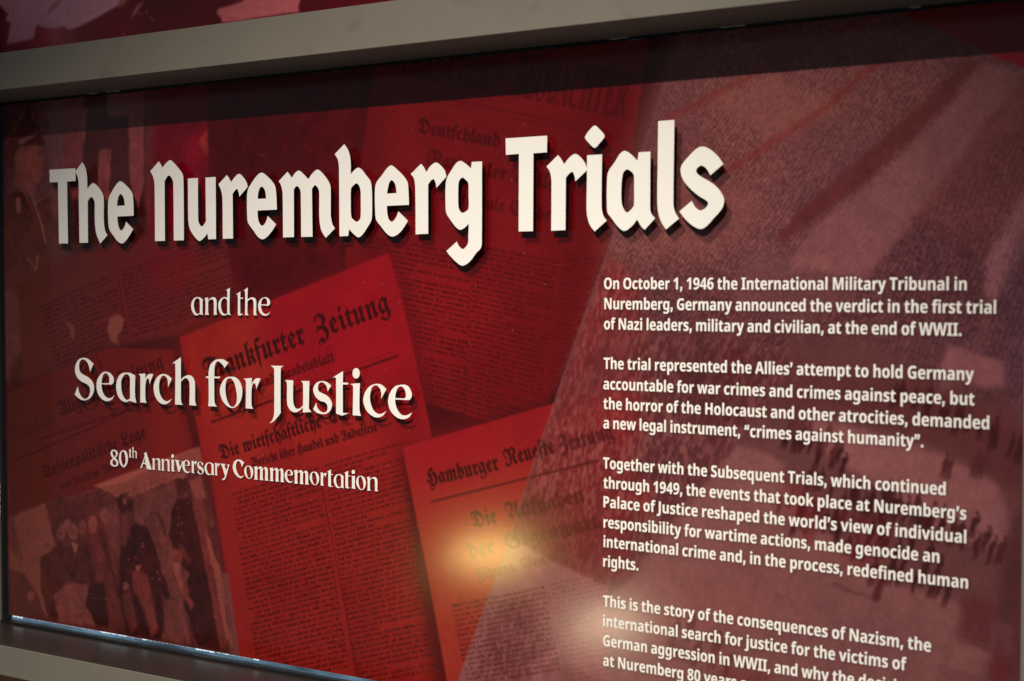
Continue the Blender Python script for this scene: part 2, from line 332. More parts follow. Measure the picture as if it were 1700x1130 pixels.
# outlines of the bold sans letters: advance, contours
_sans = {
 '0': (192, '96,-3 79,-2 65,2 52,8 41,18 32,29 25,43 19,60 15,78 12,120 13,149 17,175 24,197 34,215 47,229 63,238 73,241 96,243 112,242 126,238 139,232 150,223 159,211 167,197 172,181 179,142 180,120 178,91 174,65 168,43 158,25 145,11 128,2 108,-3|96,38 103,38 114,45 122,58 128,90 129,120 127,162 122,182 114,195 103,202 96,202 82,199 77,195 70,182 65,162 62,120 65,78 70,58 77,45 89,38'),
 '1': (192, '88,0 89,186 72,170 44,148 20,178 97,240 139,240 139,0'),
 '4': (192, '108,0 108,50 6,50 6,85 111,240 157,240 157,89 186,89 186,50 157,50 157,0|50,89 108,89 110,182 109,182 98,161'),
 '6': (192, '99,-3 81,-2 55,8 47,13 34,26 24,42 16,63 12,88 13,126 18,158 25,181 37,201 52,218 65,227 90,237 109,241 132,242 164,240 164,199 144,203 124,202 96,197 83,189 73,179 66,167 62,153 58,128 60,128 71,141 80,148 98,155 125,155 146,149 163,136 169,127 178,106 181,80 180,65 177,51 167,28 159,19 139,5 114,-2|98,37 109,39 123,48 129,58 132,79 129,98 124,107 116,113 99,117 87,115 74,108 65,96 62,84 65,66 72,51 86,40'),
 '8': (192, '96,-3 67,-1 43,8 34,14 26,21 15,39 12,61 14,79 20,94 37,112 58,125 35,144 23,162 19,185 23,206 34,222 51,234 73,240 96,243 120,240 141,234 158,222 169,206 173,185 168,162 155,144 143,135 130,127 154,111 166,99 177,80 180,62 176,40 169,28 160,17 147,8 132,2 115,-2|96,148 109,155 119,164 124,172 125,181 122,193 117,199 109,204 96,206 86,205 75,199 68,190 67,181 68,172 72,164 83,155|95,34 115,37 124,42 130,49 133,63 131,74 123,85 111,94 94,104 77,95 65,83 60,74 59,64 60,54 68,42 82,35'),
 '9': (192, '60,-3 28,-1 28,40 53,36 78,38 96,42 109,50 119,60 126,72 130,86 133,111 131,111 121,98 113,91 95,85 67,84 46,90 37,96 23,112 14,133 11,159 14,188 25,211 33,220 53,234 78,242 92,242 111,241 137,231 151,220 163,205 172,187 178,164 180,137 179,113 176,89 169,66 163,51 150,32 139,21 119,8 102,2 82,-2|92,122 105,124 118,132 127,143 130,155 127,173 119,189 106,199 93,202 78,198 69,192 61,175 60,160 61,147 68,132 76,126'),
 'A': (232, '0,0 85,241 147,241 232,0 177,0 160,57 72,57 55,0|85,100 147,100 116,203'),
 'G': (243, '131,-3 110,-2 92,2 75,8 61,17 48,28 38,42 30,58 24,76 21,97 19,120 22,149 29,174 40,196 56,214 77,228 101,238 129,243 160,242 182,239 216,228 199,188 179,196 157,200 136,200 120,197 106,191 94,181 81,162 75,147 72,129 72,110 76,85 81,71 89,59 98,49 111,43 126,39 146,39 167,42 167,92 121,92 121,135 216,135 216,10 177,0'),
 'H': (257, '30,0 30,240 81,240 81,146 176,146 176,240 227,240 227,0 176,0 176,103 81,103 81,0'),
 'I': (131, '11,0 11,29 40,42 40,197 11,211 11,240 120,240 120,211 91,197 91,42 120,29 120,0'),
 'J': (111, '5,-71 -25,-67 -25,-25 -4,-28 12,-26 22,-18 29,-3 30,15 30,240 81,240 81,15 77,-17 67,-42 51,-58 30,-67'),
 'M': (317, '30,0 30,240 99,240 156,56 217,240 286,240 286,0 239,0 239,123 241,188 240,188 178,0 132,0 74,188 73,188 75,122 76,0'),
 'N': (273, '30,0 30,240 94,240 198,60 197,240 243,240 243,0 178,0 74,181 73,181 75,127 76,0'),
 'O': (267, '134,-3 119,-3 92,2 69,12 51,26 37,45 27,67 21,92 19,121 21,149 27,174 37,196 51,214 69,228 92,238 105,241 134,243 163,241 176,238 198,228 216,214 230,196 240,174 246,149 248,120 246,92 240,67 230,45 216,26 198,12 176,2 149,-3|134,39 157,43 166,47 174,53 180,61 185,70 192,93 194,120 192,148 189,160 180,180 174,187 166,193 146,200 134,201 111,198 102,193 94,187 87,180 82,170 75,148 73,120 75,93 82,70 87,61 94,53 102,47 111,43'),
 'P': (211, '30,0 30,240 124,239 140,237 153,233 165,227 174,220 182,211 192,190 195,178 194,149 190,133 183,119 166,101 149,92 116,86 81,85 81,0|81,127 106,127 120,130 132,135 140,144 144,156 143,176 138,186 130,193 119,197 81,198'),
 'S': (185, '83,-3 68,-3 41,2 15,11 15,58 58,43 80,39 94,39 106,41 114,46 119,52 122,64 120,74 113,82 97,93 53,115 42,123 32,134 24,147 20,157 18,169 19,187 26,208 32,217 49,232 60,237 85,242 121,242 142,237 171,226 154,187 119,198 103,201 87,200 79,197 71,188 68,181 68,172 72,163 79,156 133,128 149,116 158,108 165,98 169,87 171,74 171,54 163,33 157,24 139,9 114,0'),
 'T': (194, '72,0 72,197 7,197 7,240 188,240 188,197 123,197 123,0'),
 'W': (325, '61,0 0,240 50,240 83,98 92,46 103,105 138,240 186,240 223,100 232,46 244,109 275,240 325,240 264,0 206,0 173,126 162,182 151,126 119,0'),
 'a': (203, '71,-3 61,-3 44,2 30,11 24,17 17,34 15,44 15,66 17,76 27,92 35,98 54,107 80,112 128,114 127,133 123,140 117,146 109,149 99,150 78,148 48,137 31,171 57,181 86,186 115,186 140,181 158,171 165,164 174,146 177,135 178,0 143,0 133,25 132,25 117,10 107,3 95,-1|90,33 107,37 121,47 127,63 128,85 91,83 79,78 71,72 66,59 66,50 68,43 75,36'),
 'b': (213, '127,-3 112,-2 100,1 87,10 76,20 73,20 64,0 26,0 26,255 76,255 76,187 74,160 76,160 91,176 101,182 121,186 140,186 161,178 170,171 185,152 191,140 197,110 197,74 194,58 185,31 178,21 160,5 150,1|113,37 119,38 129,42 137,52 145,73 146,93 145,112 137,133 129,142 124,145 112,147 98,145 93,142 85,135 78,116 76,92 77,73 84,52 92,42 98,40'),
 'c': (173, '101,-3 71,0 58,5 47,11 37,19 29,29 23,42 19,56 16,72 15,91 17,116 22,136 27,145 37,161 50,172 67,180 85,185 105,187 126,185 143,181 162,174 147,136 121,144 105,146 91,144 80,138 72,126 68,111 66,91 68,71 70,63 76,50 86,42 98,38 111,37 128,40 143,45 156,53 156,10 132,0'),
 'd': (213, '84,-3 62,0 43,12 27,31 22,43 18,58 15,91 16,109 22,140 28,152 43,171 62,183 73,186 93,186 113,182 128,172 138,160 140,160 137,188 136,255 186,255 186,0 148,0 138,24 136,24 126,11 111,2 99,-2|102,37 116,39 122,41 131,49 138,68 140,91 138,110 131,132 123,141 117,144 101,146 95,146 84,141 75,132 67,110 66,91 69,63 75,50 79,45 89,39'),
 'e': (198, '109,-3 88,-2 69,3 45,17 32,30 23,47 17,67 16,78 16,103 19,125 22,135 31,152 42,166 56,176 73,183 92,186 116,186 130,183 152,173 162,165 170,156 176,145 183,119 184,79 66,79 68,64 74,51 84,42 96,36 111,34 138,36 155,41 174,48 174,10 145,0|67,112 137,112 135,125 128,140 125,144 115,149 102,151 91,150 78,142 72,133'),
 'f': (130, '34,0 34,146 7,146 7,170 34,183 35,206 39,228 46,238 59,249 77,255 99,257 121,255 145,249 132,213 114,217 97,216 89,211 85,202 84,183 128,183 128,146 84,146 84,0'),
 'g': (213, '95,-81 59,-78 26,-70 26,-30 54,-39 83,-43 98,-44 112,-42 122,-37 130,-29 135,-17 138,24 119,6 108,1 91,-3 72,-2 61,1 50,6 41,13 27,32 18,59 16,74 16,109 22,138 27,151 42,171 51,178 62,183 86,187 99,186 110,182 121,177 140,160 144,183 186,183 186,0 183,-29 178,-41 172,-51 163,-60 153,-67 127,-77|102,36 121,40 130,47 136,58 138,66 140,91 136,120 131,133 127,138 116,144 101,146 89,144 79,137 72,126 68,111 66,91 68,71 72,56 79,45 89,38'),
 'h': (221, '26,0 26,255 76,255 76,193 74,160 77,160 84,170 99,180 117,186 130,187 152,184 170,176 184,164 189,155 195,133 195,120 195,0 145,0 144,121 141,132 135,140 126,145 116,147 100,144 94,141 85,131 79,116 76,86 76,0'),
 'i': (102, '51,206 39,208 29,214 25,221 24,231 25,241 29,248 39,253 51,255 64,253 73,248 77,241 79,231 77,221 73,214 64,208|26,0 26,183 76,183 76,0'),
 'j': (102, '51,206 39,208 29,214 25,221 24,231 25,241 29,248 39,253 51,255 64,253 73,248 77,241 79,231 77,221 73,214 64,208|11,-81 -21,-77 -21,-37 -3,-40 10,-39 19,-35 25,-24 26,183 76,183 76,-20 74,-39 67,-56 55,-69 36,-78'),
 'k': (208, '26,0 26,255 76,255 76,137 74,100 94,125 147,183 204,183 131,104 208,0 150,0 98,74 76,57 76,0'),
 'l': (102, '26,0 26,255 76,255 76,0'),
 'm': (330, '26,0 26,183 64,183 71,160 74,160 86,174 97,180 115,186 127,187 142,186 162,180 176,170 183,160 187,160 195,170 211,180 229,186 241,187 253,186 273,181 289,171 294,164 299,155 304,133 305,0 255,0 253,121 250,132 245,140 237,145 227,147 213,144 207,142 199,133 193,119 190,92 190,0 140,0 139,121 136,132 130,140 123,145 113,147 98,144 92,141 84,131 79,116 76,86 76,0'),
 'n': (221, '26,0 26,183 64,183 71,160 74,160 82,170 92,177 104,183 124,186 152,184 162,181 178,171 189,155 195,133 195,0 145,0 144,121 141,132 135,140 127,145 116,147 100,144 94,141 85,131 79,116 76,86 76,0'),
 'o': (208, '103,-3 84,-2 66,4 50,13 37,25 27,40 19,59 15,92 16,109 19,125 24,139 30,152 39,162 49,171 61,178 74,183 104,187 124,185 142,180 158,171 171,159 181,144 189,125 193,92 189,59 184,45 177,32 169,21 158,13 147,6 134,1 119,-2|104,37 118,39 129,46 133,51 140,72 142,92 140,112 133,133 124,142 111,146 104,146 90,144 84,142 75,133 68,112 66,92 68,72 75,51 84,42 90,39'),
 'p': (213, '26,-81 26,183 67,183 74,160 76,160 87,172 96,179 114,185 128,187 140,186 161,178 178,163 185,152 194,126 197,110 197,74 194,58 185,32 169,12 150,1 139,-2 119,-3 106,-1 95,4 76,20 74,20 76,-2 76,-81|113,37 119,38 130,42 138,52 145,73 146,93 145,112 141,127 134,138 124,145 112,147 98,145 93,142 85,135 78,116 76,92 77,73 84,52 92,42 98,40'),
 'q': (213, '136,-81 136,2 138,24 136,24 122,8 106,-1 84,-3 61,0 42,12 34,21 27,31 18,58 16,74 16,109 22,140 28,152 43,171 62,183 73,186 93,186 113,182 127,172 138,160 140,160 144,183 186,183 186,-81|102,36 117,38 127,44 131,48 138,67 140,91 138,110 131,132 123,141 117,144 101,146 95,146 83,141 75,132 68,110 66,91 68,71 72,56 79,45 89,38'),
 'r': (152, '26,0 26,183 64,183 72,152 74,152 86,168 102,180 121,186 145,185 142,138 122,140 102,135 94,131 87,125 79,112 76,93 76,0'),
 's': (167, '76,-3 43,-1 15,7 15,49 47,38 78,33 92,35 99,38 103,42 105,49 103,56 97,62 47,87 33,96 26,102 17,119 15,130 16,145 22,162 28,168 35,174 53,182 63,185 88,187 108,185 126,182 152,172 137,136 107,147 87,150 73,148 68,145 66,142 65,136 68,130 73,125 126,101 142,89 150,77 153,67 154,54 151,34 142,18 126,6 104,-1'),
 't': (146, '89,-3 76,-2 60,2 50,8 39,21 34,33 32,48 32,146 8,146 8,167 35,184 50,222 82,222 82,183 133,183 133,146 82,146 82,57 83,50 85,44 96,37 113,37 135,42 135,5 110,-2'),
 'u': (221, '90,-3 69,-1 51,7 37,20 32,28 26,50 25,64 25,183 75,183 76,62 80,51 85,43 94,38 105,37 121,39 127,42 136,52 141,67 144,97 144,183 194,183 194,0 156,0 149,24 147,24 139,13 123,3 104,-2'),
 'v': (191, '70,0 0,183 52,183 89,75 95,41 96,41 99,64 103,79 139,183 191,183 121,0'),
 'w': (287, '55,0 3,183 53,183 76,95 84,42 86,42 94,95 117,183 172,183 195,88 201,42 202,42 211,95 235,183 284,183 231,0 177,0 144,145 143,145 109,0'),
 'y': (191, '37,-81 11,-78 11,-38 37,-40 52,-34 66,-18 73,1 0,183 55,183 91,74 95,48 103,80 137,183 191,183 113,-24 104,-44 91,-60 75,-71 57,-78'),
 'z': (164, '9,0 9,30 94,145 14,145 14,183 151,183 151,151 68,38 154,38 154,0'),
}
FONTS['sans'] = {c: (a, [[tuple(map(int, p.split(','))) for p in q.split(' ')] for q in s.split('|')]) for c, (a, s) in _sans.items()}
# outlines of the blackletter letters: advance, contours
_frak = {
 'A': (262, '79,-11 70,-1 77,4 79,7 66,24 54,36 44,42 27,38 22,51 55,63 69,71 90,88 99,98 110,122 112,136 113,151 111,171 105,188 101,195 89,205 82,208 75,210 60,210 47,207 36,199 29,189 26,182 24,169 26,153 33,139 44,129 60,121 80,116 77,102 64,105 43,113 27,126 16,143 12,153 9,175 11,192 15,208 22,221 37,237 50,245 64,249 88,250 103,247 117,241 128,231 142,212 150,188 152,170 149,147 144,131 136,116 121,95 108,81 85,64 113,34 121,31 145,42 177,61 176,199 174,215 170,228 182,236 193,214 200,226 213,239 231,248 246,251 246,237 237,232 231,225 226,216 224,206 223,68 225,57 231,49 234,48 240,50 252,57 260,47 208,-8 195,-3 198,9 185,23 181,29 178,44'),
 'B': (287, '137,-7 125,-6 114,-3 58,27 45,31 37,29 34,24 34,15 37,7 25,1 21,8 14,21 12,34 14,44 20,52 33,63 73,74 87,80 100,89 111,100 119,114 124,130 126,150 125,163 119,181 113,191 100,203 90,209 73,212 59,210 47,204 37,195 30,183 28,169 30,153 37,139 49,129 65,121 85,116 82,102 58,108 39,119 31,126 20,143 16,153 13,175 17,200 22,214 35,232 54,244 68,249 91,250 113,244 132,232 148,215 221,252 227,240 223,236 223,231 234,210 247,193 254,189 262,192 269,181 223,153 240,146 247,141 254,135 264,120 271,104 272,95 272,75 270,65 266,56 254,38 236,23 225,17 185,1 159,-5|162,138 200,158 214,168 212,176 203,192 192,207 184,216 176,214 155,202 161,186 164,169|189,20 201,23 214,33 223,49 226,64 225,82 219,98 209,111 196,120 185,123 174,125 157,121 149,102 136,87 121,78 88,65 112,54 160,28 180,21'),
 'D': (273, '150,-8 136,-6 118,-1 59,35 47,33 29,22 20,32 32,47 43,58 55,67 66,72 78,73 89,72 101,80 103,87 101,94 71,136 67,146 66,158 71,169 86,182 107,193 126,199 96,207 74,209 49,206 37,200 32,196 25,186 23,175 25,165 29,156 35,148 44,141 55,135 51,122 35,129 23,138 15,149 10,162 8,176 10,194 15,209 24,222 36,233 58,245 85,250 117,249 139,244 170,232 197,213 214,198 234,171 248,142 255,112 255,86 250,65 239,45 225,28 196,7 176,-2|180,27 191,28 206,34 219,44 225,52 229,62 232,72 232,85 228,101 222,117 212,132 200,147 185,162 167,176 147,189 129,186 121,181 115,176 112,170 112,161 141,115 149,97 148,91 139,81 105,64 148,36 163,30'),
 'E': (254, '159,-8 139,-6 120,-2 101,5 75,19 60,32 46,47 35,63 22,91 16,120 16,149 19,174 26,196 35,215 47,230 61,242 77,249 95,251 107,250 118,247 128,241 135,234 140,224 162,246 170,251 182,249 214,237 222,238 235,249 245,241 213,204 206,198 200,199 157,212 150,211 141,204 141,200 145,193 175,156 196,175 202,185 213,185 227,170 242,164 242,153 229,141 222,131 213,131 203,142 188,151 183,147 193,131 195,123 194,118 183,99 175,75 165,65 151,59 139,57 127,59 116,63 107,71 100,81 95,94 108,100 115,86 121,79 127,75 135,72 143,72 152,75 158,80 160,85 160,95 155,105 110,159 102,174 102,182 106,191 130,215 127,222 119,231 112,234 104,236 91,235 78,228 72,222 62,204 59,193 55,166 55,137 57,125 60,113 70,92 76,82 92,66 101,59 122,47 144,40 155,39 173,38 195,41 217,47 236,55 244,45 183,-5'),
 'F': (221, '98,-62 73,-59 58,-54 45,-48 30,-34 21,-17 19,-4 20,6 30,28 48,53 51,60 51,66 48,71 45,72 36,72 29,66 21,53 9,60 20,77 27,82 35,86 48,86 57,84 65,78 70,71 73,57 70,42 63,28 49,6 44,-7 46,-23 49,-28 57,-37 77,-45 103,-46 118,-42 124,-39 133,-29 140,-11 140,5 136,14 123,35 75,95 67,108 64,122 63,129 66,139 72,150 82,164 116,198 87,206 59,208 39,204 23,195 16,185 14,177 14,169 18,157 23,148 32,141 43,135 38,122 26,128 15,137 3,155 -1,178 0,190 3,201 12,216 30,233 52,245 71,250 99,250 117,247 162,234 203,219 211,220 221,227 230,217 185,175 180,174 172,176 131,192 119,177 115,169 111,151 113,142 120,129 138,106 160,126 168,138 178,138 190,127 207,121 207,111 198,103 188,89 178,89 171,98 163,103 154,102 146,97 172,64 181,48 186,32 188,15 186,-2 176,-25 159,-43 144,-52 127,-58'),
 'G': (270, '147,-8 117,-5 90,3 66,17 56,26 39,46 26,70 18,97 15,128 20,168 23,180 33,202 46,220 61,234 79,244 98,249 113,249 134,244 145,256 156,248 148,238 163,229 155,217 141,226 137,216 139,206 156,175 161,163 157,151 148,137 159,144 187,154 203,166 207,171 209,178 203,186 177,210 171,219 177,230 200,255 210,246 205,236 217,222 234,208 239,207 245,211 255,201 243,191 222,164 208,152 224,142 236,129 245,115 250,99 252,82 249,62 243,43 238,35 226,20 211,8 182,-4|97,118 103,118 111,123 118,133 116,148 98,178 94,193 102,207 123,232 118,234 101,232 87,222 80,211 73,196 67,170 65,132 73,125 79,121|149,7 159,8 176,13 190,24 199,38 204,57 204,74 201,92 193,107 186,115 177,121 168,124 158,126 141,121 117,107 106,103 87,104 67,113 78,75 92,45 100,34 118,17 138,8'),
 'H': (257, '93,-70 72,-66 64,-61 54,-52 47,-39 45,-30 45,-19 48,-7 55,4 64,13 78,21 101,29 113,38 123,34 121,30 123,25 149,3 162,8 167,12 177,25 184,42 187,77 186,95 183,106 171,131 158,145 144,153 137,154 128,152 112,144 131,107 134,95 134,85 131,76 119,63 103,52 90,46 71,42 45,44 26,52 14,60 11,60 2,57 -6,67 36,97 44,78 57,63 63,59 72,57 79,59 83,62 87,70 86,78 79,94 47,146 43,159 47,171 61,191 91,225 119,249 126,250 164,238 171,242 178,248 188,240 153,203 144,200 113,211 102,213 95,208 88,200 86,193 87,184 104,156 122,166 156,179 162,183 167,189 177,189 182,183 206,168 220,154 225,145 233,126 236,115 238,92 235,66 227,47 213,24 194,5 177,-4 128,-17 112,-24 104,-17 105,-12 104,-7 96,-1 81,1 73,-1 67,-6 61,-16 60,-30 66,-43 78,-52 93,-55 109,-52 115,-47 125,-33 137,-40 132,-51 120,-62 110,-67'),
 'I': (210, '65,130 46,135 31,143 20,154 13,167 11,182 13,197 20,211 30,222 43,230 72,241 76,244 80,251 90,251 94,244 104,237 151,212 159,211 173,220 166,222 162,226 160,232 163,239 168,243 175,245 180,244 186,240 190,232 191,224 183,211 162,194 144,185 130,180 125,179 119,182 70,206 50,208 42,206 34,201 29,194 26,186 28,171 33,161 43,153 55,147 69,144|70,-8 61,-3 61,8 59,16 56,22 51,26 41,29 31,26 22,18 19,12 6,17 12,29 19,39 26,46 35,50 49,51 69,47 81,54 90,48 88,40 88,34 95,25 102,19 112,15 121,13 128,14 138,19 145,28 146,40 139,57 109,111 106,120 107,130 113,141 122,153 145,172 160,178 170,181 178,181 185,178 190,173 192,169 192,162 187,155 182,153 175,153 165,162 161,163 153,158 150,149 154,139 180,90 188,72 189,59 184,46 176,35 162,21 147,9 137,4 114,-2 80,-4'),
 'L': (208, '132,-8 121,-7 100,-2 56,17 39,22 30,22 24,19 12,5 3,10 34,67 42,70 61,65 66,70 69,78 68,89 65,96 53,115 35,138 23,159 19,176 23,196 34,217 51,234 71,245 93,250 110,252 127,250 143,246 157,239 169,230 178,219 185,207 188,193 188,179 184,158 187,153 179,144 164,148 150,145 142,138 139,131 140,126 143,122 152,118 164,118 178,123 183,111 168,104 151,103 139,106 127,115 123,124 121,138 128,161 125,167 134,173 146,171 153,172 158,175 164,182 166,191 165,201 162,210 156,218 145,228 135,233 118,236 103,236 88,233 77,226 72,221 66,209 64,194 68,176 100,131 107,119 110,108 109,94 105,84 96,72 78,58 119,42 150,34 165,38 183,53 191,47 146,-5'),
 'N': (294, '19,-8 12,-1 15,10 15,20 11,29 4,38 11,47 23,43 33,43 45,46 52,51 61,45 55,26 56,19 60,14 71,7 87,8 102,14 114,28 122,51 126,84 126,125 121,160 111,187 97,205 88,210 79,214 69,215 61,214 48,210 43,207 33,196 26,177 26,165 28,156 39,138 56,124 78,114 73,101 60,105 39,116 31,122 18,138 11,155 9,164 9,182 15,203 22,217 32,228 44,236 58,243 81,246 103,243 117,238 136,225 146,213 156,225 168,235 180,242 194,246 210,247 233,244 242,241 258,229 268,213 274,191 274,174 282,174 282,163 266,159 254,154 249,150 243,142 240,122 240,46 256,33 264,36 278,47 287,37 241,-8 231,-8 230,-1 225,5 206,17 197,26 194,35 195,126 198,136 204,144 214,152 228,162 228,181 225,196 215,212 205,218 199,219 185,219 166,211 154,199 159,186 166,154 168,118 167,98 159,61 152,44 139,23 129,11 117,2 98,-6 81,-8 36,-2 30,-3'),
 'V': (291, '161,-7 152,-5 137,2 96,32 75,43 60,42 38,33 33,45 86,77 99,80 108,79 114,87 119,98 125,126 125,159 122,173 116,185 109,196 100,204 90,209 78,212 58,211 40,201 32,190 29,184 27,171 28,162 30,153 38,138 52,126 70,118 93,113 90,99 65,105 50,111 37,120 22,136 16,148 13,162 13,179 16,196 22,212 31,225 42,236 56,244 79,250 102,250 125,243 144,229 152,237 162,243 174,247 201,251 224,249 241,242 254,231 262,216 268,186 271,184 277,183 278,170 245,163 234,159 228,154 226,148 228,139 232,134 259,108 266,99 272,90 274,79 274,68 271,58 266,49 259,39 244,25 218,8 190,-3|204,20 217,23 228,33 234,44 234,58 229,69 224,77 186,120 182,132 182,144 185,153 191,160 202,166 224,174 220,181 217,205 211,223 206,228 199,232 183,234 171,231 163,227 152,215 161,192 165,173 163,145 158,125 148,106 136,88 121,72 178,30 194,22'),
 'W': (372, '141,-8 130,-5 88,25 75,32 65,33 48,27 42,39 86,65 96,68 105,67 112,77 118,90 124,115 126,143 125,159 122,173 117,185 105,200 96,207 85,211 73,213 58,211 46,205 36,196 32,190 28,178 28,161 34,145 45,131 61,120 70,116 93,111 91,96 65,102 50,109 37,117 27,128 19,141 14,155 13,170 14,188 19,204 26,219 37,231 49,240 64,247 80,250 99,250 116,246 127,241 141,229 146,238 159,249 176,253 187,252 196,248 204,242 209,233 213,222 223,233 235,241 248,246 263,250 279,251 298,249 314,244 321,240 332,229 336,221 344,185 354,183 354,173 339,169 327,165 319,159 314,152 312,143 316,133 343,108 354,91 356,81 357,68 355,60 347,47 331,29 314,15 291,2 273,-5 257,-8 253,-7 193,21 168,3 152,-5|173,28 185,35 201,53 213,73 216,87 211,108 187,151 184,165 184,177 186,185 190,193 201,210 199,219 191,234 184,238 177,239 170,238 159,231 152,217 161,196 165,176 165,151 159,128 150,105 143,90 134,77 119,60 158,34|294,28 310,31 317,35 324,45 325,58 313,75 289,97 276,111 270,125 268,137 269,146 277,157 292,167 306,173 297,182 289,214 282,227 271,233 254,233 243,229 233,221 225,210 222,196 224,178 249,127 253,105 251,92 245,77 228,55 274,32'),
 'Z': (200, '22,-69 12,-58 7,-46 7,-39 10,-26 18,-16 34,-7 56,2 59,4 60,9 71,9 77,-3 90,-16 101,-23 112,-23 121,-19 131,-6 134,7 136,22 134,39 126,61 112,80 93,93 71,99 55,99 48,97 42,93 40,87 42,80 31,74 20,82 24,92 30,100 39,107 51,111 64,114 47,119 30,131 28,134 39,144 54,132 67,128 78,126 89,127 98,131 107,136 117,147 124,161 126,176 124,194 118,209 107,221 94,228 78,231 63,228 49,221 38,210 31,196 27,181 12,181 18,205 30,225 38,233 58,245 84,251 98,252 116,250 132,246 152,234 168,218 176,199 177,175 175,166 168,150 155,136 137,126 116,119 131,115 144,109 156,101 170,85 179,66 181,52 181,30 177,16 165,-6 146,-23 120,-37 83,-46 77,-51 67,-51 54,-34 46,-27 37,-24 29,-26 24,-31 21,-39 23,-47 32,-58'),
 'a': (158, '35,-8 28,0 33,4 32,7 15,34 9,59 8,73 9,88 15,102 23,116 43,137 77,167 87,167 87,164 105,156 140,145 140,135 133,131 130,124 130,42 134,33 141,34 150,42 157,35 120,-8 112,-2 116,2 106,7 94,17 91,23 90,34|66,32 90,49 90,124 61,139 55,132 49,119 47,102 47,81 49,65 53,50 61,35'),
 'b': (154, '69,-8 65,-3 52,4 31,12 15,16 15,26 21,33 22,49 22,200 20,217 15,226 24,233 34,218 39,203 45,217 59,234 77,243 92,245 92,235 75,231 68,224 64,215 62,195 62,144 111,171 116,161 112,158 134,123 143,104 146,93 146,82 141,65 127,45 78,-8|92,26 98,30 104,41 108,57 109,72 101,97 79,140 62,131 62,38 83,28'),
 'c': (129, '62,-8 54,-2 59,4 35,20 28,28 22,39 19,53 20,118 22,128 27,134 74,169 82,171 90,168 108,155 116,160 123,152 101,130 93,125 62,146 61,145 59,130 59,62 60,51 67,43 84,34 94,36 112,48 118,41'),
 'd': (160, '73,-8 65,-1 48,7 12,20 12,30 19,36 20,46 20,107 18,134 60,158 31,176 20,186 14,195 10,208 13,220 21,230 27,234 41,241 70,245 70,235 56,232 49,225 48,217 51,210 63,200 115,168 132,154 140,145 148,131 151,122 152,107 151,93 147,79 128,45 83,-8|90,24 97,27 100,32 111,53 116,81 116,102 113,115 106,126 95,136 74,150 59,143 59,42'),
 'e': (139, '78,-8 69,-3 70,1 42,14 35,20 26,31 20,53 20,116 22,124 28,131 87,171 94,171 127,122 129,116 59,62 60,57 69,44 76,39 85,36 104,37 121,49 128,42|59,78 95,105 70,145 62,139 59,132'),
 'f': (103, '38,-65 24,84 22,133 7,133 7,143 15,148 22,158 28,176 37,215 43,227 52,237 68,244 83,244 107,239 113,244 122,240 102,202 85,210 65,215 54,214 50,208 51,194 65,156 99,156 99,133 65,133 64,66 53,-26 48,-65'),
 'g': (160, '73,-67 52,-65 43,-62 28,-55 16,-44 12,-37 7,-21 39,-21 41,-33 45,-43 52,-49 62,-53 79,-55 95,-49 104,-41 109,-34 114,-22 115,-14 100,21 95,41 42,-4 33,0 35,4 35,11 13,47 9,63 8,79 10,92 14,105 28,125 48,145 78,171 88,171 93,165 108,157 143,145 143,135 136,123 134,114 131,82 134,52 137,40 147,19 147,2 141,-21 134,-35 124,-47 112,-57 98,-63|71,39 78,42 93,53 92,72 93,91 100,120 76,131 62,140 53,129 49,120 45,103 45,83 47,68 53,55 62,43'),
 'h': (155, '75,-67 66,-61 93,-20 102,3 107,18 111,51 108,82 104,97 97,111 81,134 63,120 63,40 66,35 73,33 85,43 91,36 49,-8 39,-8 31,4 22,10 12,13 12,23 20,27 24,40 24,201 21,217 16,226 25,233 29,229 36,218 40,203 46,217 60,234 78,243 93,245 93,235 76,231 69,224 65,215 63,195 63,134 112,171 119,164 116,160 115,156 131,133 141,112 146,91 147,70 144,52 140,33 128,5 102,-35'),
 'i': (107, '36,186 42,216 49,237 54,243 60,247 67,248 76,246 80,239 81,234 79,226 75,219 46,186|65,-8 56,-2 58,1 41,12 36,21 35,125 32,127 26,127 14,120 7,127 23,141 52,171 60,166 56,158 60,152 74,143 84,140 84,130 78,127 76,120 76,35 79,32 84,32 96,43 104,36'),
 'k': (156, '39,-8 31,4 22,10 12,13 12,23 20,27 24,40 23,205 22,216 16,226 25,233 29,229 35,219 40,203 46,217 60,234 78,243 93,245 93,235 76,230 69,224 65,214 62,194 62,135 122,172 129,165 126,160 137,135 139,122 135,115 113,98 125,83 130,72 138,39 143,33 149,39 156,33 118,-8 110,-2 114,3 104,16 96,51 91,62 81,76 62,64 63,41 64,36 70,32 72,32 80,39 87,32 49,-8|62,79 97,102 102,107 103,112 102,120 93,139 62,121'),
 'l': (95, '61,-8 52,-3 55,2 49,7 12,21 12,31 16,33 19,39 20,55 20,204 19,216 13,226 22,233 32,218 37,203 43,217 57,234 75,243 90,245 90,235 78,233 69,228 64,220 61,210 60,50 64,43 80,35 88,34 98,41 105,34'),
 'm': (258, '42,-8 35,4 26,10 16,13 16,23 24,27 27,35 27,116 25,127 21,133 14,126 7,133 41,171 49,165 48,160 56,156 63,147 66,137 67,127 106,161 113,171 123,171 125,166 142,150 145,143 145,127 191,171 201,171 207,164 216,156 232,150 232,140 227,136 223,126 224,38 225,34 230,32 244,43 252,36 213,-8 204,-2 206,1 189,12 184,21 184,121 180,129 173,136 145,111 146,35 149,27 156,23 156,13 141,6 136,1 131,-8 121,-8 118,-2 110,6 95,13 95,23 102,27 105,35 106,40 105,121 102,129 95,136 67,111 67,35 71,27 78,23 78,13 63,6 55,-2 52,-8'),
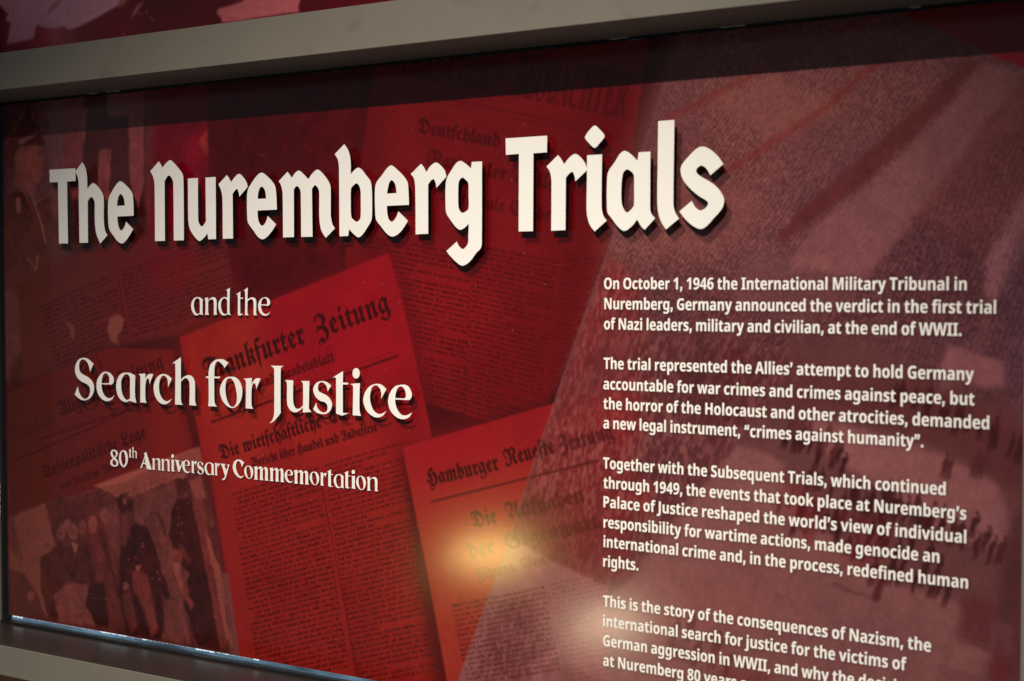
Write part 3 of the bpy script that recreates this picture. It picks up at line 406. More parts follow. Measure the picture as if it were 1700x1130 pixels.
 'n': (179, '42,-8 35,4 26,10 16,13 16,23 24,27 27,35 27,116 25,127 21,133 14,126 7,133 41,171 49,165 47,162 61,150 66,138 67,127 112,171 122,171 133,159 144,153 153,150 153,140 148,136 144,126 144,45 146,35 148,32 153,32 166,43 173,36 134,-8 125,-2 127,1 115,8 108,15 105,21 104,30 105,121 101,130 94,136 67,110 67,35 71,27 78,23 78,13 63,6 55,-2 52,-8'),
 'o': (154, '72,-8 66,-3 51,5 15,16 15,26 21,33 22,39 22,110 21,134 111,171 116,162 111,159 144,102 146,85 145,75 138,59 118,31 82,-8|93,24 99,29 105,43 109,61 109,75 101,99 77,144 62,138 62,38'),
 'p': (164, '46,-67 38,-30 33,15 28,16 23,15 15,8 7,14 31,40 30,115 29,124 18,141 18,146 45,181 53,175 51,165 66,147 69,140 69,134 125,171 131,163 126,159 128,156 148,125 154,109 156,92 153,73 142,51 100,-8 90,-8 81,0 67,6 56,-67|101,27 109,29 118,40 124,57 127,75 122,94 94,136 69,119 69,42 90,31'),
 'r': (125, '65,-8 57,-2 60,2 59,5 46,12 20,21 20,31 25,35 27,43 27,116 25,127 21,133 14,126 7,133 41,171 49,165 47,162 61,150 66,138 67,127 85,155 91,171 101,171 110,153 120,145 120,133 111,123 104,107 94,107 91,119 82,131 67,107 67,51 70,44 88,35 94,35 106,44 113,38'),
 's': (150, '59,-8 50,3 13,25 13,35 29,47 34,52 38,63 33,77 15,99 10,107 10,111 17,123 34,143 53,161 65,170 68,171 89,158 102,153 116,154 125,160 131,170 131,181 127,192 119,200 108,202 99,200 88,190 85,180 70,191 80,205 91,212 105,214 116,213 130,205 138,196 142,186 143,169 140,158 134,147 105,112 124,99 135,83 141,67 140,50 131,33 117,20 77,-1 69,-8|66,88 95,121 80,124 65,131 54,139 48,139 41,132 41,125|89,19 96,20 105,27 111,37 112,49 108,58 99,71 88,80 82,82 76,79 47,45 75,25'),
 't': (108, '61,-8 52,-2 56,3 31,14 18,17 18,28 23,32 26,40 26,133 10,133 10,143 25,155 41,172 52,192 57,207 69,207 65,156 104,156 104,133 65,133 65,41 87,32 100,41 106,33'),
 'u': (180, '54,-8 45,-3 47,0 45,2 17,13 17,24 25,26 29,34 29,118 27,128 22,133 15,125 7,132 43,171 51,165 49,162 63,150 68,137 69,129 69,39 72,31 76,30 82,30 105,50 105,130 101,137 94,140 94,150 103,154 112,160 120,171 130,171 137,160 146,154 155,150 155,140 148,136 145,128 145,36 148,32 153,32 166,43 173,36 134,-8 125,-2 127,1 116,8 108,14 105,24 105,36'),
 'w': (235, '42,-8 34,4 25,10 16,13 16,23 23,26 26,33 27,110 24,121 12,141 17,151 24,159 44,181 53,176 48,167 48,161 51,155 64,139 66,131 111,171 122,171 123,163 133,157 140,149 144,141 145,131 190,171 200,171 202,158 222,117 226,104 227,89 225,76 221,64 213,51 197,30 162,-8 151,-8 142,-1 98,13 98,23 103,27 105,36 105,114 104,125 102,132 98,134 92,135 86,132 66,116 67,33 70,26 77,23 77,13 62,6 57,1 52,-8|171,24 177,29 185,43 189,60 189,75 186,95 182,107 167,135 145,116 145,35 164,26'),
}
FONTS['frak'] = {c: (a, [[tuple(map(int, p.split(','))) for p in q.split(' ')] for q in s.split('|')]) for c, (a, s) in _frak.items()}
# outlines of the roman capitals letters: advance, contours
_serif = {
 'A': (218, '-4,0 -4,9 9,13 19,26 103,233 112,233 195,36 208,14 214,10 222,9 222,0 115,0 115,9 124,10 137,14 141,18 142,23 126,66 52,66 39,35 37,24 38,19 41,15 46,11 64,9 64,0|57,80 121,80 88,160'),
 'B': (221, '8,0 8,9 20,10 28,14 33,19 36,28 37,184 36,203 32,211 23,217 8,219 8,228 110,228 142,226 166,219 184,209 195,194 198,175 196,160 189,147 178,137 163,129 143,124 167,117 186,108 199,97 207,83 209,66 208,54 201,33 194,25 175,11 163,6 135,1|91,126 104,126 120,130 132,136 139,147 142,173 140,196 131,210 121,215 100,216 95,214 93,210 91,195|111,12 126,14 132,17 137,20 145,30 150,54 149,84 143,98 133,108 118,114 91,116 92,25 94,19 97,15'),
 'C': (234, '128,-5 103,-3 79,4 59,16 41,32 34,42 23,63 18,75 14,101 14,128 15,141 23,164 34,186 50,203 69,217 92,227 116,232 139,232 160,228 194,218 202,220 205,223 210,233 218,233 218,154 210,154 199,177 186,196 178,203 161,215 143,221 133,222 111,217 94,204 82,183 74,152 72,113 75,77 83,48 96,28 115,16 139,12 147,12 171,19 187,27 201,38 214,53 224,44 209,26 192,13 173,3 152,-3'),
 'E': (221, '7,0 7,8 24,11 31,15 35,22 38,39 37,199 33,209 28,215 20,218 8,219 8,228 199,228 199,160 192,160 186,182 182,190 177,198 162,208 153,211 130,215 102,214 94,210 91,198 91,123 113,125 125,130 130,134 137,146 144,173 152,173 152,59 144,59 139,86 134,95 128,102 120,107 111,110 91,111 91,34 94,19 101,15 115,14 134,15 157,19 175,28 185,37 194,49 206,72 215,72 201,0'),
 'H': (262, '8,0 8,9 25,12 31,16 35,23 37,40 36,201 33,209 28,214 20,218 8,219 8,228 121,228 121,219 100,215 94,210 93,205 91,189 91,125 171,125 171,189 170,205 166,212 163,215 141,219 141,228 254,228 254,219 241,217 230,212 227,206 225,189 226,28 228,20 233,14 242,10 254,9 254,0 141,0 141,9 153,10 162,13 169,22 171,40 171,110 91,110 91,40 93,23 100,13 109,10 121,9 121,0'),
 'I': (130, '7,0 7,9 23,12 33,19 36,27 38,38 37,204 34,211 29,216 7,219 7,228 122,228 122,219 101,216 96,211 92,204 91,39 93,25 96,18 106,12 123,9 123,0'),
 'K': (255, '8,0 8,9 25,12 32,16 35,23 38,40 37,201 34,209 28,214 20,218 8,219 8,228 121,228 121,219 100,215 95,210 93,205 91,189 91,117 161,187 172,201 174,209 173,213 164,218 145,219 145,228 243,228 243,219 227,218 214,213 187,194 135,142 234,20 246,11 260,9 260,0 140,0 140,9 161,10 166,14 167,19 161,29 100,107 91,99 92,28 95,19 100,13 109,10 121,9 121,0'),
 'L': (213, '8,0 8,9 25,12 31,16 35,23 37,40 36,201 33,209 28,215 20,218 8,219 8,228 125,228 125,219 111,218 101,216 95,211 92,202 91,41 93,24 96,18 100,16 117,14 143,16 164,23 175,30 185,40 197,60 204,77 214,77 201,0'),
 'O': (263, '130,-5 102,-2 84,4 61,17 47,29 31,50 22,67 17,85 14,114 15,133 22,161 36,185 47,199 69,216 85,224 103,230 133,233 152,232 179,224 195,216 216,199 232,178 240,162 248,134 249,114 246,85 240,67 232,50 215,29 194,12 177,4 160,-2|132,6 153,10 169,23 181,45 187,75 190,114 189,134 184,168 174,194 167,204 159,212 150,217 141,221 130,222 109,217 93,204 82,183 75,153 73,114 75,76 83,46 89,34 103,16 112,10 122,7'),
 'R': (236, '8,0 8,9 25,12 31,16 35,23 37,40 36,201 33,209 28,214 20,218 8,219 8,228 108,228 145,225 173,218 193,206 200,198 205,189 208,179 209,167 206,152 200,138 190,127 176,118 157,112 220,19 228,11 240,9 240,0 169,0 101,106 91,106 92,28 95,19 100,13 109,10 121,9 121,0|91,117 112,117 128,121 140,129 147,141 151,158 150,185 145,198 138,208 126,214 112,216 103,215 95,211 92,206 91,193'),
 'S': (195, '21,-5 21,79 31,79 35,65 44,42 56,25 70,14 79,10 88,8 106,8 124,14 135,27 139,45 138,53 135,61 122,74 60,107 45,120 34,133 27,148 25,166 26,181 34,201 42,212 52,221 64,228 77,232 105,232 150,222 156,224 160,233 170,233 170,160 161,160 154,180 138,203 124,214 108,221 90,222 74,216 63,205 60,190 63,176 72,165 88,155 148,125 159,117 170,103 177,89 180,66 178,50 169,29 160,17 148,8 124,-2 106,-5 86,-5 73,-3 42,6 35,4 31,-5'),
 'T': (212, '46,0 46,9 59,10 68,13 73,19 77,28 78,217 55,214 39,207 33,202 22,188 16,169 14,159 5,159 5,228 205,228 205,158 197,158 192,179 184,196 172,207 155,214 132,217 133,27 136,18 141,13 151,10 164,9 164,0'),
 'V': (214, '106,-6 20,195 9,213 2,217 -7,219 -7,228 105,228 105,219 83,216 77,211 76,203 81,189 129,72 174,189 177,202 176,210 173,214 164,218 149,219 149,228 221,228 221,219 210,217 204,214 194,198 115,-6'),
}
FONTS['serif'] = {c: (a, [[tuple(map(int, p.split(','))) for p in q.split(' ')] for q in s.split('|')]) for c, (a, s) in _serif.items()}

# ------------------------------------------------------------------ the frame
XL, XR, ZB, ZT = -2.307, -.3665, -.6365, .3625        # the printed panel
OXL, OXR, OZB, OZT = -2.3185, -.3625, -.6495, .3665   # the opening of the frame
DEP = .125                                            # how far the frame stands out in front of the panel

taupe = mat('taupe_paint', (.172, .153, .119), .42, 0, .45, .10, 9, .12)
bronze = mat('bronze_anodised', (.042, .031, .026), .34, .15, .5, .12, 7, .08, (.3, 1, 1))
rubber = mat('black_rubber', (.008, .008, .009), .6, 0, .3, .3, 300, .3)
ochre = mat('ochre_wood', (.33, .14, .025), .45, 0, .5, .35, 14, .2, (.4, 1, 6))

def scuff(m, amount, seed):
    """dull rubbed patches and fine dark marks over a paint"""
    nt = m.node_tree
    b = nt.nodes['Principled BSDF']
    src = b.inputs['Base Color'].links[0].from_socket
    tc = nt.nodes.new('ShaderNodeTexCoord')
    mp = nt.nodes.new('ShaderNodeMapping')
    mp.inputs['Location'].default_value = (seed, 0, seed * 2)
    mp.inputs['Scale'].default_value = (1, 1, 1.6)
    fac = None
    for sc_, lo, hi, k in ((16, .60, .70, .5), (130, .66, .72, 1.0)):
        n = nt.nodes.new('ShaderNodeTexNoise')
        n.inputs['Scale'].default_value = sc_
        n.inputs['Detail'].default_value = 5
        r = nt.nodes.new('ShaderNodeMapRange')
        r.inputs['From Min'].default_value = lo
        r.inputs['From Max'].default_value = hi
        r.inputs['To Max'].default_value = amount * k
        nt.links.new(mp.outputs['Vector'], n.inputs['Vector'])
        nt.links.new(n.outputs['Fac'], r.inputs['Value'])
        if fac is None:
            fac = r.outputs['Result']
        else:
            a = nt.nodes.new('ShaderNodeMath')
            a.operation = 'MAXIMUM'
            nt.links.new(fac, a.inputs[0])
            nt.links.new(r.outputs['Result'], a.inputs[1])
            fac = a.outputs[0]
    nt.links.new(tc.outputs['Object'], mp.inputs['Vector'])
    mx = nt.nodes.new('ShaderNodeMix')
    mx.data_type = 'RGBA'
    mx.inputs[7].default_value = (.07, .06, .048, 1)
    nt.links.new(fac, mx.inputs[0])
    nt.links.new(src, mx.inputs[6])
    nt.links.new(mx.outputs[2], b.inputs['Base Color'])


scuff(taupe, .40, 3.3)

frame = empty('window_frame', (-1.34, -DEP, ZO + OZB - .06))
tag(frame, 'taupe metal frame with a deep reveal around the red printed panel', 'frame', kind='thing')
link('top_rail', box(OXL - .09, OXR + .06, -DEP, .03, OZT, .4335), taupe, frame)
link('bottom_rail', box(OXL - .09, OXR + .06, -DEP, .03, -.7085, OZB - .004), taupe, frame)
link('sill_cap', box(OXL + .0005, OXR - .0005, -DEP + .003, .028, OZB - .0035, OZB - .0004, .0006), bronze, frame)
link('side_jamb', box(OXL - .088, OXL, -DEP + .0015, .028, OZB - .002, OZT - .0005), taupe, frame)
link('side_jamb', box(OXR, OXR + .058, -DEP + .0015, .028, OZB - .002, OZT - .0005), taupe, frame)
link('side_jamb', box(OXL - .088, OXL, -DEP + .0015, .028, .434, 1.2), taupe, frame)


def ragged(x0, x1, z0, z1, amp, seed, step=.004, up=True, y0=-.004, y1=.004):
    """a strip of rubber or tape with one uneven edge"""
    r = np.random.default_rng(seed)
    n = int((x1 - x0) / step)
    xs = np.linspace(x0, x1, n)
    e = amp * (r.random(n) ** 3 + .4 * np.repeat(r.random(n // 6 + 1), 6)[:n])
    if up:
        pts = [(x, z1 + d) for x, d in zip(xs, e)] + [(x1, z0), (x0, z0)]
    else:
        pts = [(x, z0 - d) for x, d in zip(xs, e)] + [(x1, z1), (x0, z1)]
    return flat_solid([pts], y0, y1 - y0)


link('gasket', ragged(OXL, OXR, OZT - .0028, OZT - .0002, .0016, 3, up=False, y0=-.0065, y1=.012), rubber, frame)
link('gasket', ragged(OXL + .002, OXR, OZB + .0002, OZB + .0032, .0004, 5, y0=-.012, y1=-.004), rubber, frame)
link('gasket', box(OXL + .0003, OXL + .0062, -.008, .012, OZB + .0005, OZT - .003, .001), rubber, frame)
link('gasket', box(OXR - .0022, OXR - .0003, -.008, .012, OZB + .004, OZT - .003, .0006), rubber, frame)

# the window behind the panel: daylight shows in the narrow gaps along the panel's edges
day = bpy.data.materials.new('daylit_glass')
day.use_nodes = True
nt = day.node_tree
em = nt.nodes.new('ShaderNodeEmission')
tc = nt.nodes.new('ShaderNodeTexCoord')
mp = nt.nodes.new('ShaderNodeMapping')
mp.inputs['Scale'].default_value = (3.0, 1, 26)
ns = nt.nodes.new('ShaderNodeTexNoise')
ns.inputs['Scale'].default_value = 2.2
ns.inputs['Detail'].default_value = 3
ramp = nt.nodes.new('ShaderNodeValToRGB')
ramp.color_ramp.elements[0].position = .36
ramp.color_ramp.elements[0].color = (.035, .055, .075, 1)
ramp.color_ramp.elements[1].position = .68
ramp.color_ramp.elements[1].color = (.16, .29, .40, 1)
nt.links.new(tc.outputs['Object'], mp.inputs['Vector'])
nt.links.new(mp.outputs['Vector'], ns.inputs['Vector'])
nt.links.new(ns.outputs['Fac'], ramp.inputs['Fac'])
nt.links.new(ramp.outputs['Color'], em.inputs['Color'])
nt.links.new(em.outputs[0], nt.nodes['Material Output'].inputs['Surface'])
link('window_pane', box(OXL + .0005, OXR - .0005, .014, .018, OZB + .0005, OZT - .0005, 0), day, frame)

# bits of pale mounting tape with daylight put in as their own glow, under the panel's lower edge
tape = bpy.data.materials.new('tape_daylight_glow')
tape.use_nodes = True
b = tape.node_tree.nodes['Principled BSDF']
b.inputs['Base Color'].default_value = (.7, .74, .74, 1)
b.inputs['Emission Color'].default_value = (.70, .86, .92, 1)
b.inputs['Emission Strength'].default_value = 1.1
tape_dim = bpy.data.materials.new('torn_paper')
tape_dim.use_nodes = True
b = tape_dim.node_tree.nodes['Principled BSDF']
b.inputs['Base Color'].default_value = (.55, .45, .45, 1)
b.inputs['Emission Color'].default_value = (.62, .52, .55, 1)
b.inputs['Emission Strength'].default_value = .6  # daylight through the torn paper, put in as emission


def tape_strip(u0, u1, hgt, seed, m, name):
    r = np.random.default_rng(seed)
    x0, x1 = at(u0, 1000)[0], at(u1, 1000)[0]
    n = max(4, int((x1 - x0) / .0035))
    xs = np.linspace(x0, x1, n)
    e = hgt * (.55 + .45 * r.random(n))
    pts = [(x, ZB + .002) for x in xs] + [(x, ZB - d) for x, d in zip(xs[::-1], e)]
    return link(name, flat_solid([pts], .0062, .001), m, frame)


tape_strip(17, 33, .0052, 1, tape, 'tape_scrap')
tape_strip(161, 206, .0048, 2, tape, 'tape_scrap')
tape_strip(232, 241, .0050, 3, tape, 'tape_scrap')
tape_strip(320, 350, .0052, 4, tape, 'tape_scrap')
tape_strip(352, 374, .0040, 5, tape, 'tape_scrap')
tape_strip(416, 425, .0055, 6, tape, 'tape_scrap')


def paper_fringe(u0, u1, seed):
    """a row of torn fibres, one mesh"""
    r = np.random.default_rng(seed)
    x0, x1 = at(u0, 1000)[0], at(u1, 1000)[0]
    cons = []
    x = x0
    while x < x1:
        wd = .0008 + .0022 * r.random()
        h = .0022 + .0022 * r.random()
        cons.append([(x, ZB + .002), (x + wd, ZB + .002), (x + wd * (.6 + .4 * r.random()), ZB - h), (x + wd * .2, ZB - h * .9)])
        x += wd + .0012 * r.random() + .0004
    return link('torn_fringe', flat_solid(cons, .0062, .0008), tape_dim, frame)


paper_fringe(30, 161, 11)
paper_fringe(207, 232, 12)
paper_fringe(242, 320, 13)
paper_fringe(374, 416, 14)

# flaked paint low on the inner face of the jamb at the panel's edge
flake = mat('bare_filler', (.55, .47, .36), .8, 0, .2, .3, 200, .5)
for u, v0, v1, k in ((2.5, 806, 838, 1), (3.0, 838, 862, 2)):
    r = np.random.default_rng(k)
    z0, z1 = at(u, v1, -.02)[1], at(u, v0, -.02)[1]
    zs = np.linspace(z0, z1, 9)
    pts = [(OXL + .0002, z) for z in zs] + [(OXL + .001 + .0028 * r.random(), z) for z in zs[::-1]]
    link('paint_flake', flat_solid([pts], -.0125, .003), flake, frame)

for u, v, wd, k in ((148, 157, 14, 4), (176, 154, 24, 5), (1012, 66, 22, 6), (1195, 47, 26, 7), (1510, 13, 10, 8)):
    r = np.random.default_rng(k)
    x0, z0 = at(u, v, -.008)
    n = 7
    xs = np.linspace(x0, x0 + wd / 700, n)
    z1 = OZT - .0004
    pts = [(x, z1) for x in xs] + [(x, z1 - .0006 - .0010 * r.random()) for x in xs[::-1]]
    link('paint_flake', flat_solid([pts], -.0082, .0012), flake, frame)

wall = link('wall', box(-4.2, .8, -.06, .06, -ZO - .05, -.7095, 0), ochre)
tag(wall, kind='structure')

# ------------------------------------------------------------------ the panel
panel = empty('exhibition_panel', (-1.34, 0, ZO + ZB))
tag(panel, 'large red printed exhibition panel titled The Nuremberg Trials inside the taupe frame', 'exhibition panel', kind='thing')
board = mat('foam_board', (.10, .03, .03), .6, 0, .3, .1)
link('backing_board', box(XL, XR, .0012, .006, ZB, ZT, .0004), board, panel)

artmat = bpy.data.materials.new('satin_print')
artmat.use_nodes = True
nt = artmat.node_tree
b = nt.nodes['Principled BSDF']
ca = nt.nodes.new('ShaderNodeVertexColor')
ca.layer_name = 'ink'
n1 = nt.nodes.new('ShaderNodeTexNoise')
n1.inputs['Scale'].default_value = 900
n1.inputs['Detail'].default_value = 3
tc = nt.nodes.new('ShaderNodeTexCoord')
nt.links.new(tc.outputs['Object'], n1.inputs['Vector'])
mr = nt.nodes.new('ShaderNodeMapRange')
mr.inputs['To Min'].default_value = .86
mr.inputs['To Max'].default_value = 1.14
nt.links.new(n1.outputs['Fac'], mr.inputs['Value'])
mx = nt.nodes.new('ShaderNodeVectorMath')
mx.operation = 'SCALE'
nt.links.new(ca.outputs['Color'], mx.inputs[0])
nt.links.new(mr.outputs['Result'], mx.inputs['Scale'])
nt.links.new(mx.outputs['Vector'], b.inputs['Base Color'])
n2 = nt.nodes.new('ShaderNodeTexNoise')
n2.inputs['Scale'].default_value = 5
n2.inputs['Detail'].default_value = 5
nt.links.new(tc.outputs['Object'], n2.inputs['Vector'])
mr2 = nt.nodes.new('ShaderNodeMapRange')
mr2.inputs['To Min'].default_value = .12
mr2.inputs['To Max'].default_value = .165
nt.links.new(n2.outputs['Fac'], mr2.inputs['Value'])
nt.links.new(mr2.outputs['Result'], b.inputs['Roughness'])
b.inputs['Specular IOR Level'].default_value = .5

# ------------------------------------------------------------------ raster of inks for the print
class Print:
    """ink colours on a fine grid over a flat sheet; painted element by element, back to front"""

    def __init__(s, x0, x1, z0, z1, res):
        s.x0, s.z1, s.S = x0, z1, res
        s.W = int(round((x1 - x0) * res)) + 1
        s.H = int(round((z1 - z0) * res)) + 1
        s.sx = (x1 - x0) / (s.W - 1)
        s.sz = (z1 - z0) / (s.H - 1)
        s.img = np.zeros((s.H, s.W, 3))
        s.ids = np.zeros((s.H, s.W), np.int16)

    def rc(s, pts):                        # panel coordinates -> grid coordinates
        return [((x - s.x0) / s.sx, (s.z1 - z) / s.sz) for x, z in pts]

    def P(s, pts, o=(0, 0), k=1.0):        # photo positions (crop origin o, crop scale k) -> grid coordinates
        return s.rc([at(o[0] + p[0] / k, o[1] + p[1] / k) for p in pts])

    def cover(s, contours, ss=3):
        """area coverage of filled outlines -> (y0, x0, mask)"""
        allp = [p for c in contours for p in c]
        xs = [p[0] for p in allp]
        ys = [p[1] for p in allp]
        x0, x1 = max(0, int(min(xs)) - 1), min(s.W, int(max(xs)) + 3)
        y0, y1 = max(0, int(min(ys)) - 1), min(s.H, int(max(ys)) + 3)
        if x1 <= x0 or y1 <= y0:
            return None
        m = np.zeros((y1 - y0, x1 - x0 + 1))
        ea = np.array([a + b_ for c in contours for a, b_ in zip(c, c[1:] + c[:1])], float)
        w_ = x1 - x0
        for j in range((y1 - y0) * ss):
            y = y0 - .5 + (j + .5) / ss
            hit = (ea[:, 1] <= y) != (ea[:, 3] <= y)
            if not hit.any():
                continue
            e = ea[hit]
            X = np.sort(e[:, 0] + (y - e[:, 1]) / (e[:, 3] - e[:, 1]) * (e[:, 2] - e[:, 0])) + .5 - x0
            row = m[j // ss]
            for a, b_ in zip(X[::2], X[1::2]):
                a, b_ = max(a, 0), min(b_, w_)
                if b_ <= a:
                    continue
                i, k = int(a), int(b_)
                if i == k:
                    row[i] += b_ - a
                else:
                    row[i] += i + 1 - a
                    row[i + 1:k] += 1
                    row[k] += b_ - k
        return y0, x0, m[:, :-1] / ss

    def full(s, contours):
        r = s.cover(contours)
        m = np.zeros((s.H, s.W))
        if r:
            y0, x0, c = r
            m[y0:y0 + c.shape[0], x0:x0 + c.shape[1]] = c
        return np.clip(m, 0, 1)

    def lay(s, m, color, alpha=1.0):
        a = (m * alpha)[..., None]
        s.img = s.img * (1 - a) + np.asarray(color) * a

    def shape(s, contours, color, alpha=1.0, soft=0.0, mul=None):
        m = s.full(contours)
        if soft:
            m = blur(m, soft)
        if mul is not None:
            m = m * mul
        s.lay(m, color, alpha)
        return m

    def noise(s, cx, cy, seed, ang=0.0):
        """smooth random field 0..1 with cells of cx by cy grid steps, turned by ang"""
        r = np.random.default_rng(seed)
        yy, xx = np.mgrid[0:s.H, 0:s.W].astype(np.float32)
        ca_, sa = math.cos(ang), math.sin(ang)
        u = (xx * ca_ + yy * sa) / cx
        v = (-xx * sa + yy * ca_) / cy
        u -= u.min()
        v -= v.min()
        g = r.random((int(v.max()) + 3, int(u.max()) + 3))
        i, j = v.astype(int), u.astype(int)
        fy, fx = v - i, u - j
        fy = fy * fy * (3 - 2 * fy)
        fx = fx * fx * (3 - 2 * fx)
        return (g[i, j] * (1 - fx) + g[i, j + 1] * fx) * (1 - fy) + (g[i + 1, j] * (1 - fx) + g[i + 1, j + 1] * fx) * fy

    def glyphs(s, text, font, p0, p1, cap, color, alpha=1.0, soft=.6, slant=0.0):
        """a line of lettering from photo position p0 to p1 (baseline), capitals `cap` photo pixels high"""
        a, b_ = np.array(at(*p0)), np.array(at(*p1))
        mid = ((p0[0] + p1[0]) / 2, (p0[1] + p1[1]) / 2)
        hm = at(mid[0], mid[1] - cap)[1] - at(*mid)[1]
        cons = set_line(text, font, a, b_, hm, slant)
        m = s.full([s.rc(c) for c in cons])
        m = np.clip(blur(m, max(soft, .7)) * 1.75, 0, 1)
        s.lay(m, color, alpha)

    def body(s, tl, tr, bl, pitch, color, alpha, seed, stroke=2.2):
        """a column of small print between three photo corners; pitch in photo pixels"""
        A, B, C = (np.array(s.P([p])[0]) for p in (tl, tr, bl))
        ux, uy = B - A, C - A
        w_, h_ = np.hypot(*ux), np.hypot(*uy)
        nrow = max(1, int(round(math.hypot(bl[0] - tl[0], bl[1] - tl[1]) / pitch)))
        q = [A, B, B + uy, C]
        x0 = max(0, int(min(p[0] for p in q)))
        x1 = min(s.W, int(max(p[0] for p in q)) + 2)
        y0 = max(0, int(min(p[1] for p in q)))
        y1 = min(s.H, int(max(p[1] for p in q)) + 2)
        if x1 <= x0 or y1 <= y0:
            return
        yy, xx = np.mgrid[y0:y1, x0:x1].astype(float)
        det = ux[0] * uy[1] - ux[1] * uy[0]
        dx, dy = xx - A[0], yy - A[1]
        S_ = (dx * uy[1] - dy * uy[0]) / det
        T_ = (dy * ux[0] - dx * ux[1]) / det
        r = np.random.default_rng(seed)
        n = int(w_) + 2
        tab = np.zeros((nrow + 1, n))
        asc = np.zeros((nrow + 1, n))
        for i in range(nrow):
            k = 0
            end = n if r.random() > .12 else int(n * (.35 + .5 * r.random()))
            if r.random() < .10:
                k = int(n * .06)
            while k < end:
                wgt = .65 + .35 * r.random()
                for _ in range(int(r.integers(2, 11))):
                    lw = stroke * (.8 + .7 * r.random())
                    e = int(k + lw + .5)
                    tab[i, k:min(e, end)] = wgt * (.55 + .45 * r.random())
                    if r.random() < .35:
                        asc[i, k:min(k + 1 + int(stroke * .4), end)] = wgt
                    if e - 1 < end and e - 1 > k:
                        tab[i, e - 1] *= .35 + .3 * r.random()
                    k = e
                    if k >= end:
                        break
                k += max(1, int(round(stroke * (.9 + .5 * r.random()))))
        row = np.clip((T_ * nrow).astype(int), 0, nrow - 1)
        fr = T_ * nrow - np.floor(T_ * nrow)
        prof = np.clip((fr - .30) * 8, 0, 1) * np.clip((.82 - fr) * 8, 0, 1)
        pasc = np.clip((fr - .06) * 8, 0, 1) * np.clip((.5 - fr) * 8, 0, 1)
        sx = np.clip((S_ * w_).astype(int), 0, n - 1)
        m = np.maximum(tab[row, sx] * prof, asc[row, sx] * pasc) * ((S_ >= 0) & (S_ <= 1) & (T_ >= 0) & (T_ <= 1))
        full = np.zeros((s.H, s.W))
        full[y0:y1, x0:x1] = m
        s.lay(np.clip(blur(full, .55) * 1.55, 0, 1), color, alpha)

    def warp(s, m, amp, cell, seed, grain=0.0):
        """roughens outlines inside mask m by a small random displacement, and lays photographic grain over it"""
        dx = (s.noise(cell, cell, seed) + .5 * s.noise(cell / 2.5, cell / 2.5, seed + 1) - .75) * 2 * amp
        dy = (s.noise(cell, cell, seed + 2) + .5 * s.noise(cell / 2.5, cell / 2.5, seed + 3) - .75) * 2 * amp
        yy, xx = np.mgrid[0:s.H, 0:s.W].astype(float)
        X = np.clip(xx + dx * m, 0, s.W - 1.001)
        Y = np.clip(yy + dy * m, 0, s.H - 1.001)
        i, j = Y.astype(int), X.astype(int)
        fy, fx = (Y - i)[..., None], (X - j)[..., None]
        g = s.img
        s.img = (g[i, j] * (1 - fx) + g[i, j + 1] * fx) * (1 - fy) + (g[i + 1, j] * (1 - fx) + g[i + 1, j + 1] * fx) * fy
        if grain:
            t = .40 * s.noise(14, 18, seed + 4) + .30 * s.noise(6, 8, seed + 5) + .30 * s.noise(2.6, 3, seed + 6) - .5
            s.img *= (1 + grain * 3.0 * t * m)[..., None].clip(.25, 2.2)

    def build(s, y, name, parent, sel=None):
        """the grid cells whose id is in sel as one mesh at depth y, inks as a colour attribute"""
        H, W = s.H, s.W
        cell = s.ids[:-1, :-1]
        keep = np.ones_like(cell, bool) if sel is None else np.isin(cell, sel)
        ii, jj = np.nonzero(keep)
        if not len(ii):
            return None
        a = ii * W + jj
        quads = np.stack([a, a + W, a + W + 1, a + 1], 1)
        used, inv = np.unique(quads, return_inverse=True)
        inv = inv.reshape(-1)
        r_, c_ = used // W, used % W
        co = np.stack([s.x0 + c_ * s.sx, np.full(len(used), y), ZO + s.z1 - r_ * s.sz], 1).astype(np.float32)
        me = bpy.data.meshes.new(name)
        me.vertices.add(len(used))
        me.vertices.foreach_set('co', co.ravel())
        me.loops.add(len(inv))
        me.loops.foreach_set('vertex_index', inv.astype(np.int32))
        nq = len(ii)
        me.polygons.add(nq)
        me.polygons.foreach_set('loop_start', np.arange(nq, dtype=np.int32) * 4)
        me.update(calc_edges=True)
        at_ = me.color_attributes.new('ink', 'FLOAT_COLOR', 'POINT')
        c4 = np.ones((len(used), 4), np.float32)
        c4[:, :3] = np.clip(s.img.reshape(-1, 3)[used], 0, 1)
        at_.data.foreach_set('color', c4.ravel())
        return link(name, me, artmat, parent)


def blur(m, sg):
    k = max(1, int(sg * 3))
    g = np.exp(-.5 * (np.arange(-k, k + 1) / sg) ** 2)
    g /= g.sum()
    rows = np.nonzero(m.any(1))[0]
    if not len(rows):
        return m
    cols = np.nonzero(m.any(0))[0]
    y0, y1 = max(0, rows[0] - k), min(m.shape[0], rows[-1] + k + 1)
    x0, x1 = max(0, cols[0] - k), min(m.shape[1], cols[-1] + k + 1)
    sub = m[y0:y1, x0:x1]
    pad = np.pad(sub, k, mode='edge')
    t = sum(g[i] * pad[i:i + sub.shape[0], :] for i in range(2 * k + 1))
    t = sum(g[i] * t[:, i:i + sub.shape[1]] for i in range(2 * k + 1))
    out = np.zeros_like(m)
    out[y0:y1, x0:x1] = t
    return out


def ell(cx, cy, rx, ry, n=20):
    return [(cx + rx * math.cos(2 * math.pi * i / n), cy + ry * math.sin(2 * math.pi * i / n)) for i in range(n)]


